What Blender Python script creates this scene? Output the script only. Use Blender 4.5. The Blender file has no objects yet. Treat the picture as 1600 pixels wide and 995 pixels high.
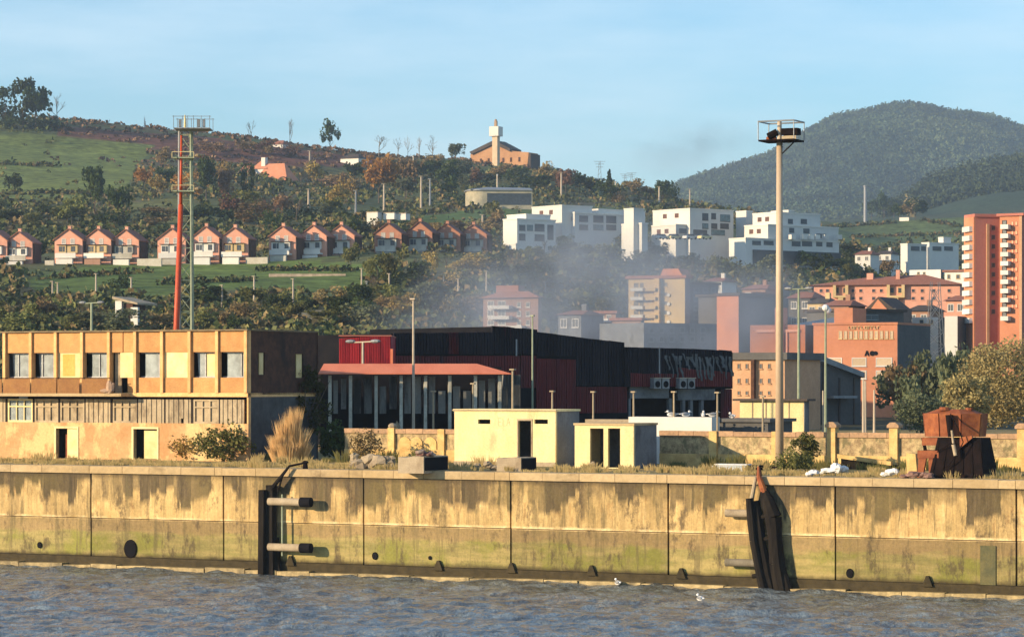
import bpy, math, random
import numpy as np
from mathutils import Vector, Matrix
rnd = random.Random(7)
SC = bpy.context.scene
COL = SC.collection
R = math.radians
F = 4500.0; HOR = 596.0; CAMZ = 10.6

# ---------------- camera, world, sun, exposure ----------------
cam = bpy.data.cameras.new('camera'); camo = bpy.data.objects.new('camera', cam); COL.objects.link(camo)
camo.location = (0, 0, CAMZ); camo.rotation_euler = (R(90), 0, 0)
cam.sensor_width = 36; cam.lens = 36 * F / 1600; cam.shift_y = (HOR - 497.5) / 1600
cam.clip_start = 1; cam.clip_end = 40000
SC.camera = camo
SUN_EL = R(15); SUN_AZ = math.atan2(-.906, -.42)
sdir = Vector((math.sin(SUN_AZ) * math.cos(SUN_EL), math.cos(SUN_AZ) * math.cos(SUN_EL), math.sin(SUN_EL)))
sl = bpy.data.lights.new('sun', 'SUN'); sl.energy = 5.0; sl.angle = R(.5); sl.color = (1, .77, .49)
so = bpy.data.objects.new('sun', sl); COL.objects.link(so); so.rotation_euler = sdir.to_track_quat('Z', 'Y').to_euler()
SC.view_settings.view_transform = 'Standard'; SC.view_settings.look = 'None'
SC.view_settings.exposure = .72; SC.view_settings.gamma = 1

class G:
    "tiny node-graph helper"
    def __init__(s, nt): s.t = nt
    def n(s, typ, out=0, props=None, **ins):
        nd = s.t.nodes.new('ShaderNode' + typ)
        for k, v in (props or {}).items(): setattr(nd, k, v)
        for k, v in ins.items():
            key = int(k[1:]) if k[0] == '_' and k[1:].isdigit() else k.replace('_', ' ')
            sock = nd.inputs[key]
            if isinstance(v, bpy.types.NodeSocket): s.t.links.new(v, sock)
            elif isinstance(v, (tuple, list)) and len(v) == 3 and sock.type == 'RGBA': sock.default_value = (*v, 1)
            else: sock.default_value = v
        s.last = nd
        return nd.outputs[out]
    def mth(s, op, a, b=0.0, c=0.0, clamp=False): return s.n('Math', props={'operation': op, 'use_clamp': clamp}, _0=a, _1=b, _2=c)
    def mix(s, f, a, b, mode='MIX'):
        nd = s.t.nodes.new('ShaderNodeMix'); nd.data_type = 'RGBA'; nd.blend_type = mode; nd.clamp_factor = True
        for i, v in ((0, f), (6, a), (7, b)):
            if isinstance(v, bpy.types.NodeSocket): s.t.links.new(v, nd.inputs[i])
            elif isinstance(v, (tuple, list)): nd.inputs[i].default_value = (*v, 1)
            else: nd.inputs[i].default_value = v
        return nd.outputs[2]
    def noise(s, vec, scale, detail=4, rough=.6, out=0): return s.n('TexNoise', out, Vector=vec, Scale=scale, Detail=detail, Roughness=rough)
    def ramp(s, f, a, b):
        return s.n('MapRange', Value=f, From_Min=a, From_Max=b)
    def scl(s, vec, sx, sy, sz): return s.n('Mapping', Vector=vec, Scale=(sx, sy, sz))

W = bpy.data.worlds.new('World'); SC.world = W; W.use_nodes = True
nt = W.node_tree; nt.nodes.clear(); g = G(nt)
sky = nt.nodes.new('ShaderNodeTexSky'); sky.sky_type = 'NISHITA'; sky.sun_disc = False
sky.sun_elevation = SUN_EL; sky.sun_rotation = SUN_AZ; sky.air_density = 1.1; sky.dust_density = .2; sky.ozone_density = 3.0; sky.altitude = 100
tc = g.n('TexCoord', 0)
mp = g.scl(tc, 3, 3, 16)
cl = g.ramp(g.noise(mp, 2.2, 6, .6), .42, .75)
cl2 = g.ramp(g.noise(g.scl(tc, 2, 2, 20), 1.3, 5, .55), .45, .8)
cf = g.mth('MULTIPLY', g.mth('ADD', cl, cl2), .42, clamp=True)
skc = g.mix(cf, g.mix(1.0, sky.outputs[0], (.88, 1.12, 1.3), 'MULTIPLY'), (5.6, 6.7, 7.4))
bg = nt.nodes.new('ShaderNodeBackground'); bg.inputs[1].default_value = .104
nt.links.new(skc, bg.inputs[0])
wo = nt.nodes.new('ShaderNodeOutputWorld'); nt.links.new(bg.outputs[0], wo.inputs[0])

# ---------------- materials ----------------
MC = {}
def newmat(name):
    m = bpy.data.materials.new(name); m.use_nodes = True; m.node_tree.nodes.clear()
    g = G(m.node_tree); o = m.node_tree.nodes.new('ShaderNodeOutputMaterial')
    return m, g, o
def fin(g, o, col, rough=.85, bump=None, bstr=.3, spec=.25, metal=0.0, bdist=.05, trans=None):
    kw = dict(Base_Color=col, Roughness=rough, Metallic=metal, Specular_IOR_Level=spec)
    if bump is not None: kw['Normal'] = g.n('Bump', Strength=bstr, Distance=bdist, Height=bump)
    s = g.n('BsdfPrincipled', **kw)
    g.t.links.new(s, o.inputs[0])
def pm(name, a, b=None, sc=.8, rough=.85, st=(1, 1, 1), bump=.3, metal=0.0, spec=.25, dirt=None, dsc=.5, dlo=.5, dhi=.7, fine=.25, bdist=.05):
    "weathered surface: two colours by noise, optional dirt patches, fine grain"
    if name in MC: return MC[name]
    m, g, o = newmat(name)
    tc = g.n('TexCoord', 3); v = g.scl(tc, *st)
    n1 = g.noise(v, sc, 6, .65)
    c = g.mix(g.ramp(n1, .38, .62), a, b or tuple(x * .7 for x in a))
    if dirt:
        n2 = g.noise(g.scl(tc, st[0] * 1.3, st[1] * 1.3, st[2] * .8), dsc, 7, .7)
        c = g.mix(g.ramp(n2, dlo, dhi), c, dirt)
    n3 = g.noise(tc, sc * 9, 4, .7)
    c = g.mix(fine, c, g.mix(1.0, c, g.ramp(n3, .3, .7), 'MULTIPLY'))
    rnd_ = g.n('ObjectInfo', 5)
    c = g.n('HueSaturation', Color=c, Value=g.n('MapRange', Value=rnd_, To_Min=.9, To_Max=1.1))
    fin(g, o, c, rough, n3, bump, spec, metal, bdist)
    MC[name] = m
    return m
def leafmat(name, a, b):
    if name in MC: return MC[name]
    m, g, o = newmat(name)
    tc = g.n('TexCoord', 3); rr = g.n('ObjectInfo', 5)
    geo = g.n('NewGeometry', 8)
    n1 = g.noise(tc, 2.6, 3, .6)
    c = g.mix(g.ramp(n1, .35, .65), a, b)
    c = g.mix(g.mth('MULTIPLY', geo, .45), c, tuple(x * 1.7 for x in a))
    c = g.n('HueSaturation', Color=c, Value=g.n('MapRange', Value=rr, To_Min=.7, To_Max=1.35), Hue=g.n('MapRange', Value=rr, To_Min=.485, To_Max=.512))
    d = g.n('BsdfDiffuse', Color=c); t = g.n('BsdfTranslucent', Color=c)
    ms = g.t.nodes.new('ShaderNodeMixShader'); ms.inputs[0].default_value = .25
    g.t.links.new(d, ms.inputs[1]); g.t.links.new(t, ms.inputs[2]); g.t.links.new(ms.outputs[0], o.inputs[0])
    MC[name] = m; return m
def vcolmat(name, att, rough=.95, sc=.4, bd=.3):
    m, g, o = newmat(name)
    a = g.t.nodes.new('ShaderNodeAttribute'); a.attribute_name = att
    tc = g.n('TexCoord', 3)
    n = g.noise(tc, sc, 8, .7); n2 = g.noise(tc, sc * .08, 5, .65)
    c = g.mix(1.0, a.outputs[0], g.n('MapRange', Value=n, From_Min=.35, From_Max=.65, To_Min=.45, To_Max=1.45), 'MULTIPLY')
    c = g.mix(1.0, c, g.n('MapRange', Value=n2, From_Min=.3, From_Max=.7, To_Min=.7, To_Max=1.25), 'MULTIPLY')
    fin(g, o, c, rough, n, .6, .1, 0, bd)
    return m
def glass(name='glass', c=(.022, .028, .034), rough=.4):
    if name in MC: return MC[name]
    m, g, o = newmat(name); tc = g.n('TexCoord', 3)
    n = g.noise(tc, 1.2, 4, .6)
    fin(g, o, g.mix(g.ramp(n, .35, .7), c, tuple(x * 2.6 for x in c)), rough, n, .1, .5)
    MC[name] = m; return m

# ---------------- mesh helpers ----------------
class MB:
    def __init__(s): s.v = []; s.f = []
    def add(s, vs, fs):
        k = len(s.v); s.v += [tuple(v) for v in vs]; s.f += [tuple(i + k for i in f) for f in fs]; return s
    def box(s, x0, x1, y0, y1, z0, z1):
        return s.add([(x0, y0, z0), (x1, y0, z0), (x1, y1, z0), (x0, y1, z0), (x0, y0, z1), (x1, y0, z1), (x1, y1, z1), (x0, y1, z1)],
                     [(0, 3, 2, 1), (4, 5, 6, 7), (0, 1, 5, 4), (1, 2, 6, 5), (2, 3, 7, 6), (3, 0, 4, 7)])
    def prism(s, pts, y0, y1):
        "polygon in x,z (anticlockwise seen from -y) extruded y0..y1"
        n = len(pts)
        return s.add([(x, y0, z) for x, z in pts] + [(x, y1, z) for x, z in pts],
                     [tuple(range(n)), tuple(range(2 * n - 1, n - 1, -1))] + [(i + n, (i + 1) % n + n, (i + 1) % n, i) for i in range(n)])
    def plan(s, pts, z0, z1):
        n = len(pts)
        return s.add([(x, y, z0) for x, y in pts] + [(x, y, z1) for x, y in pts],
                     [tuple(range(n - 1, -1, -1)), tuple(range(n, 2 * n))] + [(i, (i + 1) % n, (i + 1) % n + n, i + n) for i in range(n)])
    def cyl(s, p0, p1, r0, r1=None, n=10, caps=True):
        r1 = r0 if r1 is None else r1
        p0 = Vector(p0); p1 = Vector(p1); d = (p1 - p0).normalized()
        a = d.orthogonal().normalized(); b = d.cross(a)
        vs = []
        for p, r in ((p0, r0), (p1, r1)):
            for i in range(n):
                t = 2 * math.pi * i / n; vs.append(p + a * (r * math.cos(t)) + b * (r * math.sin(t)))
        fs = [(i, (i + 1) % n, (i + 1) % n + n, i + n) for i in range(n)]
        if caps: fs += [tuple(range(n - 1, -1, -1)), tuple(range(n, 2 * n))]
        return s.add(vs, fs)
    def ball(s, c, rx, ry, rz, n=8, m=6, jit=0):
        vs = [(c[0], c[1], c[2] - rz)]; 
        for j in range(1, m):
            t = math.pi * j / m
            for i in range(n):
                p = 2 * math.pi * i / n; k = 1 + jit * (rnd.random() - .5)
                vs.append((c[0] + rx * k * math.sin(t) * math.cos(p), c[1] + ry * k * math.sin(t) * math.sin(p), c[2] - rz * k * math.cos(t)))
        vs.append((c[0], c[1], c[2] + rz)); L = len(vs) - 1
        fs = [(0, 1 + (i + 1) % n, 1 + i) for i in range(n)]
        for j in range(m - 2):
            for i in range(n):
                a = 1 + j * n + i; b = 1 + j * n + (i + 1) % n
                fs.append((a, b, b + n, a + n))
        fs += [(1 + (m - 2) * n + i, 1 + (m - 2) * n + (i + 1) % n, L) for i in range(n)]
        return s.add(vs, fs)
    def holes(s, u0, u1, z0, z1, v0, v1, hs):
        "wall slab with rectangular openings (a,b,c,d)=(u,u,z,z)"
        us = sorted({u0, u1, *[h[0] for h in hs], *[h[1] for h in hs]})
        us = [u for u in us if u0 <= u <= u1]
        for a, b in zip(us, us[1:]):
            m = (a + b) / 2; z = z0
            for h in sorted([h for h in hs if h[0] < m < h[1]], key=lambda h: h[2]):
                if h[2] > z: s.box(a, b, v0, v1, z, h[2])
                z = h[3]
            if z < z1: s.box(a, b, v0, v1, z, z1)
        return s
    def mesh(s, name):
        me = bpy.data.meshes.new(name); me.from_pydata(s.v, [], s.f); me.update(); return me
    def build(s, name, mat, parent=None, smooth=False, loc=(0, 0, 0), rz=0, **tagkw):
        me = s.mesh(name)
        if smooth: me.polygons.foreach_set('use_smooth', [True] * len(me.polygons))
        return link(name, me, mat, parent, loc, rz, **tagkw)
def link(name, me, mat, parent=None, loc=(0, 0, 0), rz=0, **tagkw):
    o = bpy.data.objects.new(name, me); COL.objects.link(o)
    o.location = loc; o.rotation_euler = (0, 0, rz)
    if mat is not None:
        if not me.materials: me.materials.append(mat)
        elif me.materials[0] != mat:
            o.material_slots[0].link = 'OBJECT'; o.material_slots[0].material = mat
    if parent is not None: o.parent = parent.o if hasattr(parent, 'o') else parent
    if tagkw: tag(o, **tagkw)
    return o
def tag(o, label=None, cat=None, group=None, kind=None):
    if label: o['label'] = label
    if cat: o['category'] = cat
    if group: o['group'] = group
    if kind: o['kind'] = kind
    return o
def empty(name, loc, rz=0, **kw):
    o = bpy.data.objects.new(name, None); COL.objects.link(o); o.location = loc; o.rotation_euler = (0, 0, rz)
    o.empty_display_size = .2
    return tag(o, **kw)
def dup(root, loc, rz=None, label=None, group=None, scale=None):
    r = root.copy(); COL.objects.link(r); r.location = loc
    if rz is not None: r.rotation_euler = (0, 0, rz)
    if scale is not None: r.scale = scale
    if label: r['label'] = label
    if group: r['group'] = group
    for ch in list(root.children):
        c = ch.copy(); COL.objects.link(c); c.parent = r
        for gch in list(ch.children):
            d = gch.copy(); COL.objects.link(d); d.parent = c
    return r
def P(px, py, Y): return ((px - 800) / F * Y, Y, CAMZ + (HOR - py) / F * Y)
def PX(x, y): return 800 + F * x / y
QZ = 5.78                                   # quay level
def Yg(py): return (CAMZ - QZ) * F / (py - HOR)
QA = math.atan2(-.4455, .895); SA = math.atan2(.62, .78)
QV = 137.05
def qY(px, off): return (off + QV) / ((px - 800) / F * .4455 + .895)

class B:
    "a thing on an oriented frame: u to the right along its front, v inwards, z up from its base"
    def __init__(s, name, label, cat, px, Y, ang=QA, z=QZ, group=None):
        s.O = Vector(((px - 800) / F * Y, Y)); s.ang = ang; s.z0 = z
        s.Ud = Vector((math.cos(ang), math.sin(ang))); s.Vd = Vector((-math.sin(ang), math.cos(ang)))
        s.o = empty(name, (s.O.x, s.O.y, z), ang, label=label, cat=cat, group=group)
    def u(s, px, v=0):
        r = (px - 800) / F; O = s.O + s.Vd * v
        return (r * O.y - O.x) / (s.Ud.x - r * s.Ud.y)
    def vside(s, px, u):
        r = (px - 800) / F; O = s.O + s.Ud * u
        return (r * O.y - O.x) / (s.Vd.x - r * s.Vd.y)
    def z(s, px, py, v=0):
        y = (s.O + s.Vd * v + s.Ud * s.u(px, v)).y
        return CAMZ + (HOR - py) / F * y - s.z0
    def zs(s, px, py, u):
        y = (s.O + s.Ud * u + s.Vd * s.vside(px, u)).y
        return CAMZ + (HOR - py) / F * y - s.z0
    def win(s, px0, px1, py0, py1, fm, gm=None, v=0, name='window', bars=1, proud=.06, side=None):
        gm = gm or glass()
        a, b = s.u(px0, v), s.u(px1, v); m = (px0 + px1) / 2
        z0, z1 = s.z(m, py1, v), s.z(m, py0, v)
        return window(s, (a + b) / 2, v, z0, b - a, z1 - z0, fm, gm, name, bars, proud)
WC = {}
def window(par, u, v, z, w, h, fm, gm, name='window', bars=1, proud=.06, rz=0):
    w = max(.3, round(w, 1)); h = max(.3, round(h, 1)); key = (w, h, bars, proud)
    if key not in WC:
        t = min(.09, w * .09); f = MB()
        f.box(-w / 2, -w / 2 + t, -proud, .05, 0, h).box(w / 2 - t, w / 2, -proud, .05, 0, h)
        f.box(-w / 2 + t, w / 2 - t, -proud, .05, 0, t).box(-w / 2 + t, w / 2 - t, -proud, .05, h - t, h)
        for i in range(bars):
            x = -w / 2 + w * (i + 1) / (bars + 1); f.box(x - t / 3, x + t / 3, -proud * .8, .05, t, h - t)
        f.box(-w / 2 - .06, w / 2 + .06, -proud - .07, .04, -.08, -.001)
        p = MB().box(-w / 2 + t, w / 2 - t, -.02, .04, t, h - t)
        WC[key] = (f.mesh('window'), p.mesh('pane'))
    fo = link(name, WC[key][0], fm, par, (u, v, z), rz)
    link('pane', WC[key][1], gm, fo)
    return fo
# ---------------- shared materials ----------------
M_plaster_o = pm('orange_plaster', (.64, .34, .13), (.54, .27, .10), 1.5, dirt=(.48, .28, .12), dlo=.55, dhi=.75, fine=.3)
M_pil = pm('cream_pilaster', (.80, .50, .22), (.70, .40, .16), 2)
M_yboard = pm('yellow_board', (.82, .66, .34), (.74, .56, .26), 1.2, fine=.15)
M_corr = pm('faded_corrugated_sheet', (.42, .33, .21), (.50, .40, .26), 1.6, dirt=(.12, .08, .05))
M_base = pm('blotched_ochre_render', (.62, .38, .18), (.52, .28, .12), .7, dirt=(.72, .52, .24), dsc=.45, dlo=.48, dhi=.56)
M_dbrick = pm('dark_brown_brick', (.115, .05, .028), (.065, .03, .018), 2, dirt=(.03, .02, .015))
M_grey = pm('grey_render_and_shade', (.20, .21, .22), (.15, .16, .17), .8, dirt=(.08, .08, .08))  # grey walls, and the painted shade of right-hand sides
M_black = pm('soot_and_shade_black', (.008, .008, .011), (.014, .013, .015), 1, bump=.1, spec=.05)  # soot of the shed, plain black parts, painted shade on ends and sides
M_dark = pm('dark_interior', (.02, .016, .014), (.03, .022, .02), 1)
M_burn = pm('burnt_sheet_metal', (.014, .014, .02), (.026, .024, .03), .5, st=(1, 1, .25), dirt=(.10, .014, .016), dsc=.22, dlo=.6, dhi=.68, rough=.8, spec=.06)
M_burnred = pm('scorched_red_sheet', (.16, .018, .02), (.11, .012, .015), .7, st=(1.5, 1, .3), dirt=(.03, .012, .015), dsc=.35, dlo=.55, dhi=.7, rough=.6)
M_crim = pm('crimson_sheet', (.52, .03, .035), (.36, .02, .028), .8, st=(1.5, 1, .3), dirt=(.10, .01, .02), rough=.5)
M_canopy = pm('salmon_roof_sheet', (.80, .25, .13), (.72, .20, .10), .8, st=(1, .3, 1), fine=.1)
M_conc = pm('concrete', (.42, .34, .23), (.34, .27, .18), 1.2, dirt=(.22, .16, .1))
M_cope = pm('quay_coping_concrete', (.50, .38, .22), (.42, .30, .15), .5, st=(.3, 1, 1), dirt=(.2, .14, .07), dlo=.55, dhi=.7)
M_hut = pm('pale_yellow_render', (.80, .68, .36), (.72, .58, .29), .9, st=(1, 1, .5), fine=.25, dirt=(.46, .34, .19), dlo=.58, dhi=.8)
M_rubble = pm('rubble_masonry', (.66, .50, .26), (.34, .24, .13), 3.2, dirt=(.24, .20, .10), dsc=1.6, dlo=.5, dhi=.6, fine=.5)
M_pier = pm('ochre_pier_render', (.74, .52, .21), (.55, .35, .13), 1.6, dirt=(.38, .24, .12), dlo=.6, dhi=.75)
M_brickcap = pm('worn_brick_coping', (.50, .31, .18), (.34, .22, .13), 4)
M_rust = pm('rusty_plate', (.30, .095, .035), (.20, .055, .022), 2.5, dirt=(.42, .14, .04), dlo=.52, dhi=.65, rough=.75)
M_rustd = pm('dark_rusty_plate', (.016, .010, .009), (.009, .007, .007), 2, rough=.9, spec=.03)
M_timber = pm('tarred_timber', (.026, .021, .016), (.012, .010, .009), 2.5, st=(1, 1, .2), dirt=(.10, .08, .05), dlo=.62, dhi=.72, spec=.08, bump=.8)
M_timberl = pm('worn_grey_timber', (.22, .19, .14), (.15, .13, .09), 2.5, st=(1, 1, .2))
M_steelp = pm('pale_painted_steel', (.50, .42, .32), (.42, .34, .25), 1.5, fine=.1, rough=.5)
M_greenp = pm('pale_green_steel', (.34, .38, .26), (.26, .30, .2), 1.5, rough=.5)
M_mast = pm('mast_paint', (.44, .34, .24), (.38, .29, .20), .4, st=(1, 1, .3), fine=.1, rough=.55)
M_redmast = pm('red_orange_paint', (.62, .10, .035), (.50, .075, .03), .6, rough=.5)
M_galv = pm('galvanised_steel', (.30, .31, .32), (.22, .23, .24), 1, rough=.5, metal=.3)
M_sal = pm('salmon_brick', (.72, .37, .26), (.66, .32, .22), .8, fine=.2)
M_salr = pm('terracotta_tiles', (.34, .145, .095), (.26, .11, .07), 1.5, st=(2, 1, 1))
M_white = pm('white_paint', (.74, .70, .62), (.66, .62, .56), .4, fine=.1)
M_whitew = pm('warm_white_wall', (.66, .64, .58), (.60, .58, .54), .25, fine=.08)
M_pink = pm('pink_brown_brick', (.38, .22, .15), (.32, .18, .12), .5)
M_cream = pm('cream_render', (.58, .43, .22), (.52, .38, .19), .4, fine=.15)
M_redb = pm('orange_red_brick', (.58, .245, .135), (.51, .205, .11), .3, fine=.15)
M_redd = pm('deep_and_shaded_red_brick', (.46, .17, .125), (.41, .145, .105), .3, fine=.15)
M_peach = pm('peach_render', (.55, .33, .19), (.48, .28, .16), .5)
M_slate = pm('slate_cladding_and_shade', (.12, .115, .11), (.09, .088, .085), .3)  # grey cladding; also paints shade on right-hand sides
M_roofd = pm('dark_roof', (.09, .065, .05), (.06, .05, .045), .5)
M_stone = pm('tan_stone', (.45, .30, .18), (.38, .25, .15), .3)
M_cwhite = pm('white_plastic', (.78, .78, .76), (.66, .66, .66), 1)
M_teal = glass('teal_glass', (.05, .09, .1))

# ---------------- terrain ----------------
ROWS = {   # depth: (image column, image row of the ground there)
 420: [(-600,528),(0,530),(300,528),(600,535),(800,560),(1000,600),(1200,612),(1400,622),(1600,622),(2200,622)],
 520: [(-600,462),(0,465),(400,470),(600,482),(800,520),(1000,560),(1200,572),(1400,580),(1600,585),(2200,585)],
 640: [(-600,412),(0,414),(200,412),(400,410),(600,402),(760,402),(850,440),(1000,480),(1200,508),(1400,525),(1600,535),(2200,535)],
 700: [(-600,392),(0,392),(400,390),(760,385),(850,420),(1000,440),(1200,462),(1400,490),(1600,500),(2200,500)],
 800: [(-600,350),(0,350),(400,350),(600,352),(800,392),(1000,398),(1200,414),(1300,425),(1400,455),(1600,465),(2200,465)],
 1000:[(-600,300),(0,302),(200,300),(400,300),(600,326),(800,330),(1000,342),(1200,372),(1400,415),(1600,430),(2200,430)],
 1200:[(-600,225),(0,226),(200,244),(400,262),(600,288),(800,290),(1000,314),(1200,352),(1400,398),(1600,405),(2200,405)],
 1350:[(-600,185),(0,193),(100,190),(200,197),(300,209),(400,221),(500,233),(600,245),(700,249),(800,262),(900,280),(1000,297),(1100,330),(1200,348),(1400,372),(1600,375),(2200,375)],
 1500:[(-600,215),(0,222),(400,245),(800,290),(1000,325),(1200,346),(1300,348),(1400,344),(1500,341),(1600,343),(2200,343)],
 1750:[(-600,280),(0,300),(800,320),(1000,345),(1200,352),(1400,352),(1600,350),(2200,350)],
 2300:[(-600,400),(0,400),(800,380),(1200,356),(1350,346),(1450,318),(1520,300),(1600,290),(1800,270),(2200,260)],
 2700:[(-600,420),(0,420),(800,400),(1200,362),(1380,345),(1450,292),(1500,276),(1600,252),(1800,225),(2200,220)],
 3200:[(-600,430),(0,430),(800,400),(1000,370),(1200,360),(1600,350),(2200,330)],
 3700:[(-600,430),(0,430),(800,380),(1000,330),(1100,308),(1250,300),(1400,285),(1600,285),(2200,330)],
 4500:[(-600,430),(0,430),(800,340),(950,322),(1030,302),(1100,276),(1160,257),(1200,246),(1250,216),(1305,188),(1345,184),(1398,172),(1430,172),(1485,182),(1520,184),(1550,188),(1600,203),(1800,240),(2000,280),(2400,330)],
 5400:[(-600,470),(0,470),(800,440),(1200,330),(1500,300),(1800,350),(2400,400)],
 6300:[(-600,500),(1200,400),(2400,420)],
}
TY = sorted(ROWS); TYA = [250, 300, 360] + TY
def zrow(Y, px):
    if Y == 250: return np.full_like(px, 4.6)
    if Y == 300: return np.full_like(px, 6.0)
    if Y == 360: return np.interp(px, [0, 600, 900, 1600], [10.5, 10.5, 7, 6.5])
    xs, ys = zip(*ROWS[Y]); return CAMZ + (HOR - np.interp(px, xs, ys)) * Y / F
from mathutils import noise as MN
def _vn(x, y, seed=0):
    "cheap vectorised value noise"
    x = np.asarray(x, float); y = np.asarray(y, float)
    xi = np.floor(x).astype(np.int64); yi = np.floor(y).astype(np.int64); fx = x - xi; fy = y - yi
    fx = fx * fx * (3 - 2 * fx); fy = fy * fy * (3 - 2 * fy)
    def h(a, b):
        n = (a * 374761393 + b * 668265263 + seed * 974711) & 0xffffffff
        n = ((n ^ (n >> 13)) * 1274126177) & 0xffffffff
        return ((n ^ (n >> 16)) & 0xffff) / 65535.0
    return (h(xi, yi) * (1 - fx) + h(xi + 1, yi) * fx) * (1 - fy) + (h(xi, yi + 1) * (1 - fx) + h(xi + 1, yi + 1) * fx) * fy
def fbm(x, y, o=4, seed=0):
    s = 0; a = .5
    for i in range(o): s = s + a * _vn(x * 2 ** i, y * 2 ** i, seed + i); a *= .5
    return s / (1 - .5 ** o) - .5
ZR = {}
def terr(px, Y):
    px = np.atleast_1d(np.asarray(px, float)); Y = np.broadcast_to(np.asarray(Y, float), px.shape)
    out = np.zeros_like(px)
    for a, b in zip(TYA, TYA[1:]):
        m = (Y >= a) & (Y <= b)
        if m.any():
            t = (Y[m] - a) / (b - a)
            if a in (1350, 4500, 2700): t = t * t
            elif b in (1350, 4500, 2700): t = 1 - (1 - t) ** 1.5
            out[m] = zrow(a, px[m]) * (1 - t) + zrow(b, px[m]) * t
    X = (px - 800) / F * Y
    amp = np.interp(Y, [300, 450, 1350, 1800, 2700, 3300, 4200, 4450, 9000], [0, .8, 3, 8, 10, 30, 45, 7, 60])
    wl = np.interp(Y, [300, 1500, 3000, 5000], [25, 60, 160, 330])
    return out + amp * fbm(X / wl, Y / wl, 4, 3) * 1.4
def gz(px, Y): return float(terr([px], [Y])[0])
def gpy(px, py, Y0=380, Y1=6000):
    "first ground point seen at image position"
    Ys = np.arange(Y0, Y1, 4.0); z = terr(np.full_like(Ys, px), Ys); p = HOR - (z - CAMZ) * F / Ys
    k = np.argmax(p <= py)
    if p[k] > py: k = len(Ys) - 1
    return float(Ys[k])
def G3(px, Y): return ((px - 800) / F * Y, Y, gz(px, Y))

def inpoly(x, y, poly):
    c = np.zeros(x.shape, bool); n = len(poly)
    for i in range(n):
        x1, y1 = poly[i]; x2, y2 = poly[(i + 1) % n]
        if y1 == y2: continue
        c ^= ((y1 > y) != (y2 > y)) & (x < (x2 - x1) * (y - y1) / (y2 - y1) + x1)
    return c
GRASS = [([(-900,203),(60,210),(130,216),(240,228),(215,262),(190,300),(120,312),(-900,310)], (.15,.18,.045)),
         ([(40,436),(130,418),(240,404),(400,404),(560,412),(600,420),(560,448),(420,462),(380,452),(240,462),(60,458)], (.11,.155,.035)),
         ([(590,352),(640,340),(800,322),(990,326),(1000,336),(780,342),(660,356)], (.09,.135,.035)),
         ([(1280,352),(1400,340),(1520,338),(1540,376),(1330,384)], (.10,.135,.05)),
         ([(200,318),(300,305),(300,358),(205,352)], (.14,.14,.045)),
         ([(330,312),(420,325),(600,320),(600,335),(330,345)], (.10,.11,.04))]
RUST = [(90,196),(300,212),(560,243),(620,250),(560,262),(420,262),(300,246),(200,226),(90,212)]
def cover(px, Y, z):
    py = HOR - (z - CAMZ) * F / Y
    X = (px - 800) / F * Y
    w = fbm(X / 40, Y / 60, 3, 9) * 14
    col = np.zeros((len(px), 3)); col[:] = (.12, .105, .05)
    t = np.clip(fbm(X / 30, Y / 30, 4, 5) * 2.5 + .5, 0, 1)[:, None]
    col = col * (1 - t) + np.array((.085, .11, .04)) * t
    near = Y < 420
    col[near] = (.08, .075, .045)
    m = inpoly(px, py + w * .5, RUST) & (Y < 1400) & (Y > 1100); col[m] = (.16, .07, .045)
    gm = np.zeros(len(px), bool)
    for poly, c in GRASS:
        k = inpoly(px + w, py + w * .25, poly) & (Y < 1800) & (Y > 420); gm |= k; col[k] = c
    far = Y > 1800; tt = np.clip(fbm(X / 160, Y / 160, 4, 8) * 3 + .35, 0, 1)[:, None]
    fc = np.array((.04, .06, .03)) * (1 - tt) + np.array((.09, .095, .045)) * tt
    lm = ((px < 1330) & (Y > 3300))[:, None] * np.clip((1330 - px) / 120, 0, 1)[:, None] * .35
    fc = fc * (1 - lm) + np.array((.12, .115, .06)) * lm
    col[far] = fc[far]
    return col, gm
pxs = np.concatenate([np.linspace(-4000, -300, 40), np.linspace(-280, 1880, 500), np.linspace(1950, 5600, 40)])
yys = np.concatenate([np.linspace(250, 1560, 190), np.geomspace(1575, 5400, 170), np.linspace(5500, 6300, 6)])
PXg, Yg_ = np.meshgrid(pxs, yys); pxf = PXg.ravel(); yf = Yg_.ravel(); zf = terr(pxf, yf)
def gridmesh(name, V, nx, ny, mat, attr=None, **kw):
    me = bpy.data.meshes.new(name)
    i = np.arange(nx - 1); j = np.arange(ny - 1); I, J = np.meshgrid(i, j); a = (J * nx + I).ravel()
    F4 = np.stack([a, a + 1, a + nx + 1, a + nx], 1)
    npmesh(me, V, F4)
    me.polygons.foreach_set('use_smooth', np.ones(len(F4), bool))
    if attr is not None:
        ca = me.color_attributes.new('cover', 'FLOAT_COLOR', 'POINT')
        ca.data.foreach_set('color', np.concatenate([attr, np.ones((len(attr), 1))], 1).astype(np.float32).ravel())
    return link(name, me, mat, **kw)
def npmesh(me, V, Fc):
    n = Fc.shape[1]
    me.vertices.add(len(V)); me.vertices.foreach_set('co', np.asarray(V, np.float32).ravel())
    me.loops.add(Fc.size); me.loops.foreach_set('vertex_index', Fc.astype(np.int32).ravel())
    me.polygons.add(len(Fc)); me.polygons.foreach_set('loop_start', np.arange(0, Fc.size, n, dtype=np.int32))
    me.update(calc_edges=True)
col, _ = cover(pxf, yf, zf)
V = np.stack([(pxf - 800) / F * yf, yf, zf], 1)
M_ter = vcolmat('hillside_ground', 'cover', sc=.25)
gridmesh('hills', V, len(pxs), len(yys), M_ter, col, kind='structure')

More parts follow.
